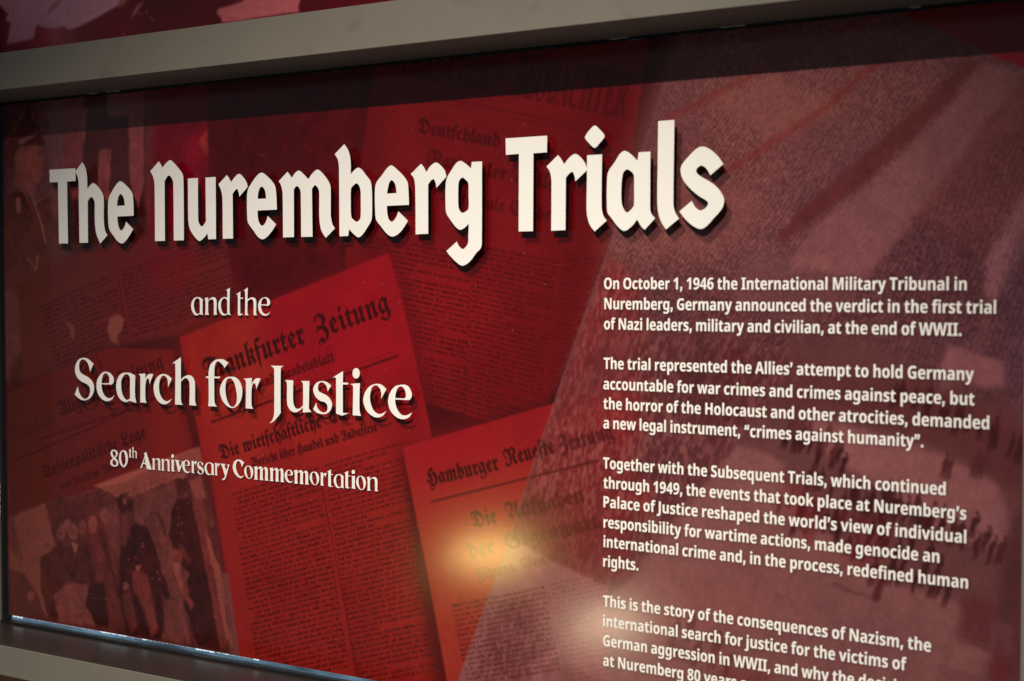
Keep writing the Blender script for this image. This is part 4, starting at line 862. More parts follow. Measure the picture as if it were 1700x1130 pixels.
def set_line(text, font, a, b_, hm, slant=0.0):
    """outlines (panel coordinates) of a line of text fitted between baseline points a and b_"""
    gl = FONTS[font]
    capu = {'sans': 240, 'frak': 250, 'serif': 228}[font]
    spc = {'sans': 84, 'frak': 90, 'serif': 110}[font]
    pen, items = 0, []
    for ch in text:
        if ch == ' ':
            pen += spc
            continue
        g, dots, low = ch, 0, False
        if ch in 'üöÖ':
            g, dots = {'ü': 'u', 'ö': 'o', 'Ö': 'O'}[ch], 1
        if ch in '.,’“”':
            cs, ad = punct(ch)
        else:
            ad, cs = gl[g]
            if dots:
                top = max(y for c in cs for x, y in c) + 22
                cs = cs + [[(ad * f_ - 18, top), (ad * f_ + 18, top), (ad * f_ + 18, top + 42), (ad * f_ - 18, top + 42)] for f_ in (.3, .68)]
        items.append((pen, cs))
        pen += ad
    d = np.array(b_) - np.array(a)
    Ln = np.hypot(*d)
    d = d / Ln
    n = np.array([-d[1], d[0]])
    first = min(x for c in items[0][1] for x, y in c)
    last = items[-1][0] + max(x for c in items[-1][1] for x, y in c)
    kx, ky = Ln / (last - first), hm / capu
    return [[tuple(np.array(a) + d * (kx * (p + x - first + slant * y)) + n * (ky * y)) for x, y in c] for p, cs in items for c in cs]


def punct(ch):
    dot = [(22, 0), (72, 0), (72, 52), (22, 52)]
    com = [(18, 52), (24, 0), (14, -46), (44, -46), (66, 0), (72, 52)]
    if ch == '.':
        return [dot], 92
    if ch == ',':
        return [com], 92
    up = [(x, y + 192) for x, y in com]
    if ch == '’':
        return [up], 84
    if ch == '”':
        return [up, [(x + 66, y) for x, y in up]], 150
    dn = [(90 - x, 198 - y) for x, y in com]
    return [dn, [(x + 66, y) for x, y in dn]], 158



# ------------------------------------------------------------------ the printed artwork
A = Print(XL, XR, ZB, ZT, 760)
# share of the spotlight that reaches the print (columns: photo x, rows: photo y), to judge ink colours from lit ones
KU = [0, 100, 200, 350, 500, 700, 1000, 1350, 1700]
KV = [150, 300, 500, 700, 900, 1130]
KE = np.array([[.14, .18, .29, .52, .73, .92, .98, .76, .45], [.22, .33, .49, .73, .92, 1.09, 1.14, .93, .56], [.37, .53, .69, .9, 1.06, 1.19, 1.23, 1.06, .7], [.51, .65, .78, .95, 1.07, 1.18, 1.23, 1.11, .8], [.57, .69, .8, .93, 1.02, 1.11, 1.17, 1.1, .84], [.59, .68, .76, .85, .92, 1.0, 1.07, 1.04, .84]])


def ink(c, u, v=600):
    k = np.interp(v, KV, [np.interp(u, KU, row) for row in KE])
    return np.clip((lin(c) * .96 - .0042) / k, .0012, .9)


def S(pts, c, o=(0, 0), k=1.0, alpha=1.0, soft=1.0, mul=None):
    u = o[0] + sum(p[0] for p in pts) / len(pts) / k
    v = o[1] + sum(p[1] for p in pts) / len(pts) / k
    return A.shape([A.P(pts, o, k)], ink(c, u, v), alpha, soft, mul)


def stroke(pts, wd, c, o=(0, 0), k=1.0, alpha=1.0, soft=1.0):
    """a painted line of the given width through photo points"""
    P = [np.array(p, float) for p in pts]
    L, R = [], []
    for i, p in enumerate(P):
        d = P[min(i + 1, len(P) - 1)] - P[max(i - 1, 0)]
        d = d / (np.hypot(*d) + 1e-9)
        n = np.array([-d[1], d[0]]) * wd / 2
        L.append(tuple(p + n))
        R.append(tuple(p - n))
    return S(L + R[::-1], c, o, k, alpha, soft)


def tint(m, dark, light, u, v, amount):
    """a one-colour print: tones between a dark and a light ink"""
    d, l = ink(dark, u, v), ink(light, u, v)
    L = A.img @ np.array([.5, .35, .15])
    lo, hi = np.array([.5, .35, .15]) @ d, np.array([.5, .35, .15]) @ l
    t = np.clip((L - lo) / (hi - lo), -.15, 1.15)[..., None]
    A.lay(m, np.clip(d + (l - d) * t, .001, .9), amount)


mott = .55 * A.noise(60, 60, 1) + .3 * A.noise(22, 22, 2) + .15 * A.noise(7, 7, 3)
fine = .5 * A.noise(2.2, 2.2, 4) + .5 * A.noise(4, 4, 5)

full = np.ones((A.H, A.W))
A.lay(full, ink((74, 16, 20), 700))
uu = np.linspace(0, 1, A.W)[None, :] * full
A.lay(np.clip((.26 - uu) / .2, 0, 1), ink((66, 28, 28), 100), .75)
A.lay(np.clip(mott * 1.6 - .6, 0, 1), ink((30, 8, 10), 500), .45)

# banners and columns in the upper left
S([(6, 172), (120, 160), (118, 420), (6, 640)], (58, 36, 36), soft=6)
S([(8, 172), (72, 166), (100, 300), (70, 420), (8, 380)], (52, 38, 44), alpha=.8, soft=6)
S([(62, 168), (112, 162), (106, 290), (84, 300), (66, 230)], (60, 40, 46), soft=3)
S([(112, 160), (140, 158), (136, 330), (98, 330)], (82, 18, 26), soft=2)
S([(140, 158), (180, 154), (182, 300), (140, 330)], (52, 16, 20), soft=2)
S([(137, 180), (145, 178), (143, 200), (140, 238), (136, 205)], (96, 50, 56), soft=1)
S([(178, 156), (213, 153), (213, 193), (178, 196)], (84, 48, 54), soft=1.2)
S([(178, 196), (216, 192), (216, 330), (182, 340)], (58, 18, 20), soft=2)
S([(213, 153), (240, 150), (239, 300), (230, 345), (216, 305)], (100, 34, 38), soft=1.4)
S([(214, 155), (224, 154), (224, 300), (217, 300)], (116, 46, 50), alpha=.6, soft=2)
S([(165, 250), (184, 247), (181, 330), (170, 338), (161, 318)], (108, 40, 40), soft=1.2)
S([(240, 150), (346, 138), (346, 330), (300, 360), (250, 400), (240, 330)], (88, 15, 24), soft=3)
S([(300, 240), (345, 200), (345, 330), (312, 290)], (112, 18, 28), alpha=.8, soft=4)
S([(248, 320), (345, 262), (345, 480), (250, 430)], (104, 14, 26), alpha=.75, soft=7)
S([(330, 235), (346, 215), (346, 262)], (140, 50, 42), alpha=.6, soft=2)
S([(346, 138), (625, 105), (600, 260), (580, 400), (645, 422), (430, 520), (390, 500), (346, 300)], (82, 18, 21), soft=1.5)
S([(346, 190), (560, 165), (500, 330), (380, 440), (346, 300)], (62, 15, 18), alpha=.7, soft=22)
S([(400, 410), (520, 400), (560, 450), (440, 505), (405, 480)], (70, 10, 18), alpha=.8, soft=8)
S([(250, 410), (330, 400), (350, 470), (300, 500), (255, 470)], (104, 15, 28), alpha=.45, soft=9)

# an officer in a peaked cap, in profile
C1 = ((0, 150), 3.425)
S([(22, 300), (90, 190), (140, 112), (165, 98), (190, 130), (205, 190), (222, 235), (120, 285), (95, 350), (70, 440), (30, 420)], (48, 24, 24), *C1, soft=1.5)
stroke([(30, 310), (90, 200), (150, 108)], 5, (84, 48, 46), *C1, alpha=.7)
stroke([(165, 100), (188, 130), (204, 200)], 7, (80, 46, 46), *C1, alpha=.6)
S([(105, 300), (222, 240), (258, 290), (240, 312), (130, 322)], (44, 22, 22), *C1, soft=1)
S([(108, 288), (205, 232), (222, 240), (128, 306)], (92, 58, 56), *C1, alpha=.75, soft=1)
S(ell(116, 296, 12, 12), (100, 56, 54), *C1, alpha=.7, soft=.8)
S([(130, 322), (235, 315), (240, 360), (256, 402), (245, 420), (250, 450), (240, 480), (225, 515), (190, 525), (130, 470), (95, 430), (85, 380), (95, 345)], (88, 42, 38), *C1, soft=2)
S([(200, 330), (232, 325), (238, 365), (225, 380)], (62, 30, 28), *C1, alpha=.6, soft=2)
S([(150, 340), (200, 340), (215, 430), (180, 470), (150, 430)], (100, 48, 42), *C1, alpha=.6, soft=4)
S(ell(108, 398, 20, 42), (100, 52, 48), *C1, alpha=.7, soft=1.5)
stroke([(205, 365), (234, 358)], 8, (52, 22, 22), *C1, alpha=.7)
S([(235, 400), (258, 404), (244, 420)], (70, 32, 30), *C1, alpha=.7, soft=1)
stroke([(190, 500), (225, 516), (246, 470)], 5, (62, 28, 26), *C1, alpha=.5)
stroke([(222, 452), (250, 448)], 5, (46, 18, 20), *C1, alpha=.7)
S([(95, 430), (190, 525), (205, 600), (130, 570), (85, 540)], (84, 40, 38), *C1, soft=3)
S([(20, 640), (85, 560), (130, 570), (200, 640), (290, 590), (335, 640), (400, 900), (430, 1140), (20, 1140)], (58, 30, 27), *C1, soft=2.5)
S([(60, 590), (110, 560), (200, 690), (180, 700)], (40, 18, 18), *C1, alpha=.7, soft=1.5)
stroke([(115, 470), (190, 620), (235, 760), (262, 868)], 6, (112, 62, 54), *C1, alpha=.7, soft=1)
stroke([(70, 575), (130, 570), (190, 690)], 5, (96, 56, 50), *C1, alpha=.5, soft=1)
stroke([(200, 640), (270, 600), (310, 560)], 6, (104, 58, 50), *C1, alpha=.6)
S([(92, 612), (118, 616), (118, 696), (98, 696)], (92, 60, 60), *C1, alpha=.8, soft=.8)
stroke([(160, 952), (207, 1022), (214, 940)], 13, (92, 58, 52), *C1, alpha=.7, soft=.8)
S([(300, 560), (330, 560), (330, 720), (290, 700)], (92, 44, 38), *C1, alpha=.4, soft=5)
tint(blur(A.full([A.P([(0, 140), (260, 130), (245, 400), (120, 640), (0, 640)])]), 6), (30, 14, 15), (80, 42, 40), 100, 330, .65)
off = A.full([A.P([(6, 176), (78, 172), (82, 330), (122, 420), (122, 484), (6, 640)])])

A.warp(blur(A.full([A.P([(0, 140), (640, 60), (620, 420), (380, 520), (0, 700)])]), 8), 1.2, 14, 200, .26)

# ------------------------------------------------------------------ newspapers
DARK = (46, 10, 14)


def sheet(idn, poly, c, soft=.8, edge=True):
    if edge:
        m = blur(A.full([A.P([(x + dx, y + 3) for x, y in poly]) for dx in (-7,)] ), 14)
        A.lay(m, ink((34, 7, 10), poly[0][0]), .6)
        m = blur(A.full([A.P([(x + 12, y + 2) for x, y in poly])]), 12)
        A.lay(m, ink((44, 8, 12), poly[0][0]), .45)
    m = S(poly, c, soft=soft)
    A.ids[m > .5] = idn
    return m


# upper left sheet of columns
m = sheet(1, [(30, 470), (120, 425), (200, 400), (370, 368), (392, 500), (292, 556), (180, 577), (40, 640)], (84, 26, 26), soft=3, edge=False)
A.lay(m * np.clip(.17 - uu, 0, .12) * 8, ink((68, 34, 30), 100), .8)
A.body((66, 505), (188, 452), (92, 610), 7.6, ink((48, 14, 16), 130), .75, 21)
A.body((200, 447), (372, 388), (222, 560), 7.6, ink((52, 8, 14), 290), .7, 22)
stroke([(194, 446), (212, 560)], 1.5, (48, 12, 16), alpha=.7, soft=.6)
S([(182, 528), (196, 522), (206, 528), (203, 545), (194, 560), (198, 574), (184, 566), (178, 548)], (132, 72, 62), alpha=.5, soft=1.4)
S([(104, 530), (122, 540), (124, 566), (118, 560), (116, 545)], (104, 58, 52), alpha=.45, soft=1.2)
S([(240, 420), (320, 395), (330, 450), (285, 490), (245, 470)], (104, 14, 26), alpha=.4, soft=8)

# second sheet, leaning the other way
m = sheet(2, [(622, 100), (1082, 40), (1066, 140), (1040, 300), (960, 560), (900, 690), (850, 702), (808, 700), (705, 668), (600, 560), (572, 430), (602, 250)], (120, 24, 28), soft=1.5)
A.lay(m * np.clip(mott * 1.5 - .45, 0, 1), ink((88, 14, 20), 800), .55)
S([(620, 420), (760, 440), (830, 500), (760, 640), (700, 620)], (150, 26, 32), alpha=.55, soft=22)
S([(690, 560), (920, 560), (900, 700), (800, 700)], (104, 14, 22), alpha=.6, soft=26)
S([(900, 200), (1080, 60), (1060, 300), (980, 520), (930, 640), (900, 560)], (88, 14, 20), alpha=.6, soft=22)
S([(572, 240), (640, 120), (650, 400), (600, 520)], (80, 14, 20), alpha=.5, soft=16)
VB = ink((62, 12, 18), 850)
A.glyphs('VÖLKISCHER', 'serif', (650, 121), (810, 152), 66, VB, .62, 1.2)
A.glyphs('BEOBACHTER', 'serif', (850, 158), (1036, 196), 72, VB, .62, 1.2)
S(ell(832, 116, 13, 28), (60, 14, 18), alpha=.5, soft=4)
for d, wd in ((0, 4), (9, 2)):
    stroke([(640, 143 + d), (1034, 222 + d)], wd, (74, 12, 18), alpha=.55, soft=1.2)
stroke([(850, 196), (1030, 232)], 2, (74, 12, 18), alpha=.4, soft=1)
A.glyphs('Deutfchland', 'frak', (692, 219), (828, 245), 25, ink((64, 10, 16), 760), .8, .9)
A.glyphs('Nationaler Wille', 'frak', (708, 272), (920, 316), 26, ink((66, 10, 16), 760), .72, 1.0)
A.glyphs('Nationale Einheit', 'frak', (730, 331), (930, 372), 25, ink((66, 10, 16), 800), .62, 1.0)
T2 = ink((76, 8, 15), 760)
A.body((612, 388), (782, 420), (604, 664), 8.2, T2, .95, 31)
A.body((792, 404), (926, 431), (762, 690), 8.2, T2, .85, 32)
A.body((936, 416), (1010, 431), (900, 690), 8.2, T2, .7, 33)
stroke([(788, 420), (754, 684)], 1.6, (90, 10, 18), alpha=.6)
stroke([(786, 285), (1010, 330)], 2, (80, 10, 18), alpha=.3)

# left sheet
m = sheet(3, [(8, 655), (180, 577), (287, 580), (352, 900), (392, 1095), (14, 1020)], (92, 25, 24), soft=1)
A.lay(m * np.clip(.16 - uu, 0, .16) * 6, ink((58, 28, 25), 100), .85)
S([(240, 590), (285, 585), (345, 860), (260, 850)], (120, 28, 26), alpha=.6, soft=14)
D3 = ink((50, 14, 16), 150)
A.glyphs('Deutfche', 'frak', (19, 737), (95, 703), 27, ink((52, 24, 24), 60), .8)
A.glyphs('Allgemeine', 'frak', (100, 692), (196, 652), 27, D3, .85)
A.glyphs('Zeitung', 'frak', (198, 644), (272, 610), 27, D3, .85)
A.body((58, 726), (206, 676), (60, 736), 9, D3, .8, 41)
stroke([(26, 764), (145, 713), (278, 650)], 2.6, (50, 14, 16), alpha=.75, soft=.6)
A.glyphs('Aufsenpolitifche', 'frak', (74, 794), (196, 745), 22, D3, .85)
A.glyphs('Lage', 'frak', (204, 742), (243, 726), 24, D3, .9)
A.glyphs('und deutfche', 'frak', (101, 813), (166, 790), 15, D3, .75, .5)
A.glyphs('Intereffen', 'frak', (172, 787), (234, 766), 15, D3, .75, .5)
A.body((95, 836), (240, 785), (106, 872), 7.2, D3, .7, 42)

# middle sheet
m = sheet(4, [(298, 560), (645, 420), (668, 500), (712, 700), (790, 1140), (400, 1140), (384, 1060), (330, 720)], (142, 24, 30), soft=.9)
A.ids[m > .5] = 4
A.lay(m * np.clip((np.linspace(0, 1, A.H)[:, None] - .52) * 5, 0, 1), ink((134, 34, 28), 500), .8)
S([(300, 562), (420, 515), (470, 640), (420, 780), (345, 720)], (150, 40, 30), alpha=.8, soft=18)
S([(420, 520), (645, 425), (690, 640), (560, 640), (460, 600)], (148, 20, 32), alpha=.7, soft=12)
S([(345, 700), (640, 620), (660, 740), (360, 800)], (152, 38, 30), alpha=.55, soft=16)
A.lay(m * np.clip(mott * 1.8 - .75, 0, 1), ink((100, 14, 20), 500), .5)
D4 = ink((48, 8, 16), 520)
S([(590, 640), (700, 600), (712, 740), (640, 760)], (118, 18, 26), alpha=.5, soft=16)
A.glyphs('Frankfurter', 'frak', (343, 634), (508, 570), 40, D4, .92, .7)
A.glyphs('Zeitung', 'frak', (528, 564), (648, 517), 41, D4, .92, .7)
A.glyphs('und Handelsblatt', 'frak', (433, 644), (556, 599), 19, ink((66, 8, 18), 500), .85, .6)
stroke([(350, 701), (661, 590)], 4.2, (56, 10, 18), alpha=.85, soft=.7)
stroke([(350, 692), (655, 583)], 1.3, (74, 10, 20), alpha=.6, soft=.6)
A.glyphs('Die wirtfchaftliche', 'frak', (367, 763), (535, 709), 25, D4, .92, .6)
A.glyphs('Entwicklung', 'frak', (548, 704), (668, 664), 25, ink((62, 8, 18), 600), .8, .7)
A.glyphs('Bericht über Handel und Induftrie', 'frak', (419, 776), (627, 715), 17, ink((60, 12, 18), 500), .9, .5)
T4 = ink((62, 10, 18), 480)
A.body((384, 817), (528, 772), (432, 1140), 8.4, T4, .86, 51, 2.2)
A.body((538, 769), (668, 730), (592, 1140), 8.4, T4, .82, 52, 2.2)
stroke([(530, 785), (598, 1140)], 1.6, (62, 10, 16), alpha=.8, soft=.6)
S([(664, 745), (690, 740), (770, 1140), (720, 1140)], (74, 14, 18), alpha=.75, soft=8)

# right sheet
m = sheet(5, [(668, 742), (940, 664), (1010, 645), (1010, 1140), (744, 1140), (712, 960)], (146, 28, 32), soft=.9)
ms5 = m
gz = np.linspace(0, 1, A.H)[:, None]
A.lay(m * np.clip((gz - .60) * 5, 0, 1), ink((158, 52, 38), 780), .8)
A.lay(m * np.clip(mott * 1.8 - .7, 0, 1), ink((108, 18, 22), 780), .45)
S([(668, 742), (800, 705), (820, 770), (700, 810)], (150, 22, 32), alpha=.6, soft=14)


def right_sheet_print(al, mask=None):
    keep = A.img.copy()
    D5 = ink((66, 12, 18), 800)
    A.glyphs('Hamburger', 'frak', (710, 807), (829, 780), 29, D5, al, .8)
    A.glyphs('Neuefte', 'frak', (840, 774), (922, 752), 29, D5, al, .8)
    A.glyphs('Zeitung', 'frak', (930, 752), (1020, 728), 29, ink((60, 20, 24), 950), al * .8, 1.0)
    stroke([(715, 833), (994, 764)], 3.6, (70, 14, 20), alpha=al, soft=.8)
    D6 = ink((80, 26, 22), 850, 900)
    A.glyphs('Die', 'frak', (786, 876), (826, 867), 27, D6, al * .95, .9)
    A.glyphs('Aufgaben', 'frak', (842, 862), (972, 832), 28, D6, al * .9, 1.0)
    A.glyphs('der', 'frak', (781, 928), (822, 917), 27, D6, al * .85, 1.0)
    A.glyphs('Gegenwart', 'frak', (842, 912), (996, 876), 27, D6, al * .85, 1.0)
    A.glyphs('Führung.', 'frak', (793, 964), (858, 948), 20, ink((98, 40, 34), 830, 950), al * .8, .9)
    A.glyphs('Von und', 'frak', (868, 945), (948, 925), 19, ink((98, 44, 42), 900, 940), al * .6, 1.0)
    T5 = ink((84, 26, 24), 800)
    A.body((749, 1002), (903, 970), (776, 1140), 8.2, T5, al * .9, 61, 2.4)
    A.body((913, 966), (1000, 948), (948, 1140), 8.2, T5, al * .5, 62, 2.4)
    stroke([(906, 966), (945, 1140)], 1.6, (96, 40, 40), alpha=al * .6, soft=.7)
    if mask is not None:
        A.img = keep * (1 - mask[..., None]) + A.img * mask[..., None]


right_sheet_print(1.0)
stroke([(763, 880), (764, 990)], 1.0, (120, 50, 34), alpha=.7, soft=.5)
stroke([(690, 872), (850, 878)], .9, (170, 80, 50), alpha=.5, soft=.5)

# ------------------------------------------------------------------ photograph of guards and prisoners, lower left
gp = A.full([A.P([(10, 860), (75, 832), (205, 800), (331, 741), (352, 840), (397, 1100), (10, 1030)])])
A.ids[gp > .5] = 6
base6 = A.img.copy()
S([(10, 860), (75, 832), (205, 830), (333, 750), (352, 840), (397, 1100), (10, 1030)], (74, 30, 30), soft=1.2)
S([(155, 806), (331, 741), (338, 775), (206, 832), (180, 815)], (138, 66, 58), soft=1)
A.body((176, 818), (318, 762), (182, 842), 7.5, ink((84, 34, 34), 240), .8, 71)
C2 = ((0, 720), 3.53)
C3 = ((180, 770), 3.53)
S([(85, 480), (265, 410), (300, 560), (330, 660), (240, 740), (130, 730)], (108, 64, 58), *C2, soft=1.5)
for i in range(7):
    stroke([(110 + i * 26, 480 - i * 9), (150 + i * 26, 720 - i * 12)], 4, (80, 42, 40), *C2, alpha=.5, soft=1)
S([(45, 490), (82, 480), (130, 800), (60, 800)], (72, 38, 36), *C2, soft=1.5)
stroke([(84, 484), (128, 800)], 5, (118, 74, 70), *C2, alpha=.6, soft=.8)
S([(50, 680), (130, 740), (235, 740), (300, 920), (300, 1080), (262, 1060), (190, 880), (130, 810), (60, 780)], (104, 62, 60), *C2, soft=2)
S([(40, 800), (130, 808), (190, 900), (262, 1060), (40, 1060)], (62, 32, 29), *C2, soft=1.5)
S([(300, 890), (520, 868), (505, 1010), (620, 1130), (340, 1110), (330, 1010)], (98, 52, 50), *C2, soft=2)
S(ell(182, 950, 22, 28), (112, 70, 66), *C2, alpha=.8, soft=1)
S([(235, 720), (300, 690), (390, 720), (385, 870), (310, 960), (340, 1080), (280, 1080), (235, 900)], (62, 28, 26), *C2, soft=1.3)
S(ell(275, 628, 26, 46), (110, 66, 60), *C2, soft=1.5)
S(ell(275, 650, 20, 14), (60, 30, 30), *C2, alpha=.6, soft=1.5)
S([(330, 690), (440, 640), (560, 650), (610, 800), (560, 870), (450, 880), (390, 800)], (64, 24, 24), *C2, soft=1.5)
for x, y, rx, ry, c in ((360, 580, 24, 50, (96, 56, 52)), (430, 570, 26, 50, (104, 58, 54)), (482, 545, 22, 46, (98, 48, 44)), (545, 530, 24, 46, (128, 64, 54)), (612, 480, 26, 44, (116, 70, 68)), (670, 530, 24, 46, (112, 56, 54)), (395, 530, 20, 26, (110, 66, 62))):
    S(ell(x, y, rx, ry), c, *C2, soft=1.5)
    S(ell(x, y + 8, rx * .75, ry * .25), (62, 26, 26), *C2, alpha=.55, soft=1.5)
S([(600, 440), (680, 430), (700, 560), (620, 600)], (104, 60, 58), *C2, alpha=.5, soft=3)
S([(420, 640), (440, 700), (460, 640)], (130, 84, 78), *C2, soft=.8)
S([(500, 570), (640, 600), (700, 900), (700, 1130), (560, 1130), (510, 980), (560, 850)], (86, 22, 22), *C2, soft=2)
S([(520, 880), (610, 860), (640, 1130), (560, 1130), (505, 990)], (50, 18, 20), *C2, soft=2)
stroke([(585, 560), (700, 960)], 30, (58, 18, 22), *C2, alpha=.7, soft=2)
S([(150, 200), (390, 100), (480, 200), (470, 1060), (305, 1020), (330, 800), (150, 330)], (92, 47, 48), *C3, soft=1.2)
S([(0, 240), (60, 220), (90, 420), (70, 560), (0, 460)], (96, 44, 46), *C3, alpha=.8, soft=3)
stroke([(240, 280), (290, 300), (340, 420)], 12, (54, 18, 22), *C3, alpha=.8, soft=1)
S([(230, 290), (290, 320), (300, 470), (240, 400)], (78, 34, 38), *C3, alpha=.7, soft=3)
S([(90, 330), (160, 340), (230, 370), (268, 470), (310, 600), (365, 790), (330, 800), (300, 720), (285, 640), (330, 910), (312, 1030), (110, 1000), (60, 780), (65, 560), (72, 420)], (54, 15, 17), *C3, soft=1.3)
S([(60, 330), (110, 290), (130, 380), (100, 480), (60, 470)], (92, 34, 32), *C3, alpha=.8, soft=2)
S(ell(98, 228, 50, 60), (56, 18, 18), *C3, soft=1.3)
S([(85, 205), (105, 200), (108, 235), (90, 230)], (126, 64, 52), *C3, alpha=.8, soft=1)
S([(80, 175), (125, 180), (142, 220), (110, 200)], (98, 44, 38), *C3, alpha=.7, soft=1.5)
S([(95, 280), (150, 270), (150, 340), (115, 370)], (80, 30, 28), *C3, soft=2)
S([(140, 630), (225, 640), (295, 960), (250, 1010), (190, 800), (140, 740)], (104, 24, 22), *C3, soft=2)
S([(80, 760), (130, 740), (170, 960), (130, 1000)], (84, 26, 24), *C3, alpha=.8, soft=2)
S([(160, 590), (190, 590), (188, 630), (165, 630)], (140, 72, 56), *C3, alpha=.8, soft=1)
S(ell(100, 715, 18, 26), (112, 62, 58), *C3, alpha=.8, soft=1.2)
for x, y in ((252, 665), (290, 640), (295, 670), (205, 480), (160, 540), (120, 560)):
    S(ell(x, y, 5, 7), (128, 60, 48), *C3, alpha=.7, soft=.7)
S([(490, 180), (560, 190), (600, 480), (700, 1060), (640, 1080), (570, 700)], (106, 24, 24), *C3, soft=1.2)
S([(470, 110), (540, 60), (580, 200), (500, 190)], (132, 62, 54), *C3, soft=1.5)
S([(550, 60), (600, 70), (690, 640), (640, 640), (580, 300)], (82, 26, 28), *C3, soft=2)
S([(400, 200), (480, 190), (522, 380), (600, 760), (660, 1100), (520, 1060), (440, 820), (470, 640), (400, 560), (355, 420), (370, 270)], (52, 15, 18), *C3, soft=1.3)
S([(385, 90), (465, 80), (460, 150), (440, 190), (405, 190)], (66, 22, 22), *C3, soft=1.5)
S([(380, 85), (400, 58), (440, 55), (468, 85), (420, 78)], (142, 76, 62), *C3, soft=1)
S([(370, 500), (440, 500), (425, 640), (500, 830), (480, 850), (390, 680)], (110, 34, 28), *C3, soft=1.5)
S([(420, 470), (490, 560), (480, 590), (410, 500)], (92, 30, 28), *C3, alpha=.7, soft=1.5)
S([(330, 560), (372, 500), (380, 660), (440, 830), (470, 1060), (455, 1060), (400, 780), (350, 700)], (100, 52, 52), *C3, alpha=.8, soft=1.5)
S([(385, 590), (418, 582), (424, 640), (400, 660), (388, 630)], (150, 88, 76), *C3, soft=1)
S([(400, 660), (425, 670), (440, 760), (410, 700)], (150, 82, 66), *C3, alpha=.8, soft=1)
for x, y in ((405, 262), (410, 310), (412, 360), (428, 405), (462, 230), (440, 345)):
    S(ell(x, y, 5, 7), (120, 56, 44), *C3, alpha=.75, soft=.7)
S([(562, 388), (600, 470), (660, 640), (722, 1040), (690, 1020), (620, 640)], (150, 74, 58), *C3, soft=1)
S([(655, 640), (700, 640), (770, 1130), (715, 1100)], (100, 52, 52), *C3, soft=1)
S(ell(606, 345, 16, 28), (110, 62, 60), *C3, alpha=.6, soft=1.5)
A.warp(gp, 1.7, 10, 220, .34)
tint(gp, (30, 11, 12), (106, 51, 46), 200, 930, .74)
A.lay(gp * np.clip(fine * 2 - 1.05, 0, 1), ink((30, 8, 10), 180), .5)
A.lay(gp * np.clip(mott * 2 - .9, 0, 1), ink((110, 30, 30), 180), .25)
A.lay(gp * np.clip(.075 - uu, 0, .05) * 14, ink((72, 38, 34), 60), .6)

# ------------------------------------------------------------------ photograph of a rally field, right
diag = [(1134, 50), (1068, 245), (1007, 420), (930, 640), (872, 810), (846, 893), (803, 1011), (757, 1140)]
cp_ = A.full([A.P(diag + [(1720, 1140), (1720, 118), (1650, 90), (1475, 14)])])
before = A.img.copy()
S([(1130, 50), (1720, 30), (1720, 200), (1480, 80)], (98, 18, 24), soft=2)
crowd_bg = A.img.copy()
S(diag + [(1720, 1140), (1720, 118), (1650, 90), (1475, 14)], (104, 60, 60), soft=.7)
S([(1134, 50), (1475, 14), (1640, 80), (1500, 260), (1300, 420), (1150, 440), (1010, 430)], (124, 70, 66), soft=16)
S([(1180, 330), (1500, 230), (1560, 480), (1300, 520), (1150, 460)], (112, 66, 70), alpha=.7, soft=30)
S([(1440, 460), (1720, 140), (1720, 700), (1520, 560)], (86, 50, 56), soft=14)
S([(1000, 480), (1400, 420), (1430, 560), (1200, 700), (980, 700)], (94, 50, 52), alpha=.7, soft=20)
# ranks of people: fine grain along the rows
rk = A.noise(3.0, 2.0, 51, -.75) * .45 + A.noise(2.0, 3.4, 52, .35) * .3 + A.noise(14, 3.2, 54, -.75) * .25
rk2 = A.noise(2.6, 7.0, 53, .25)
yy, xx = np.mgrid[0:A.H, 0:A.W].astype(float)


def rows(ang, period, seed):
    """ranks seen from above: close rows broken into single heads"""
    v_ = xx * math.cos(ang) + yy * math.sin(ang) + 1.3 * A.noise(30, 30, seed)
    return np.clip((.5 + .5 * np.sin(2 * np.pi * v_ / period)) * .45 + .95 * A.noise(1.9, 1.9, seed + 1) - .2, 0, 1)


rw = rows(.62, 4.6, 300)
rw2 = rows(.35, 5.2, 310)
upper = blur(A.full([A.P([(1134, 50), (1475, 14), (1720, 118), (1720, 560), (1560, 560), (1320, 560), (1240, 700), (1120, 860), (1000, 960), (930, 640)])]), 5)
A.lay(upper * rw, ink((62, 29, 36), 1300, 350), .66)
A.lay(upper * np.clip(1 - rw * 1.6, 0, 1), ink((148, 90, 84), 1300, 350), .35)
A.lay(upper * np.clip(mott * 2 - .9, 0, 1), ink((66, 34, 50), 1300, 350), .35)
A.lay(upper * np.clip(1.0 - rk * 2.6, 0, 1), ink((150, 92, 86), 1300, 350), .25)
S([(1130, 60), (1180, 130), (1160, 330), (1080, 380), (1060, 260)], (96, 54, 58), alpha=.4, soft=16)
for a_, b__ in (((1170, 150), (1340, 250)), ((1300, 110), (1490, 215)), ((1240, 300), (1400, 400)), ((1120, 260), (1240, 330)), ((1380, 60), (1540, 130)), ((1080, 400), (1230, 470)), ((1230, 470), (1400, 560))):
    stroke([a_, b__], 5, (84, 42, 46), alpha=.45, soft=2)
S([(1180, 160), (1275, 115), (1400, 190), (1285, 240)], (132, 76, 70), alpha=.4, soft=4)
S([(1110, 300), (1200, 290), (1290, 350), (1180, 420), (1090, 400)], (130, 72, 68), alpha=.35, soft=6)
S([(1290, 245), (1370, 185), (1480, 230), (1390, 300)], (92, 52, 58), alpha=.35, soft=5)
S([(1230, 420), (1310, 410), (1440, 470), (1330, 540), (1220, 500)], (120, 72, 74), alpha=.4, soft=6)
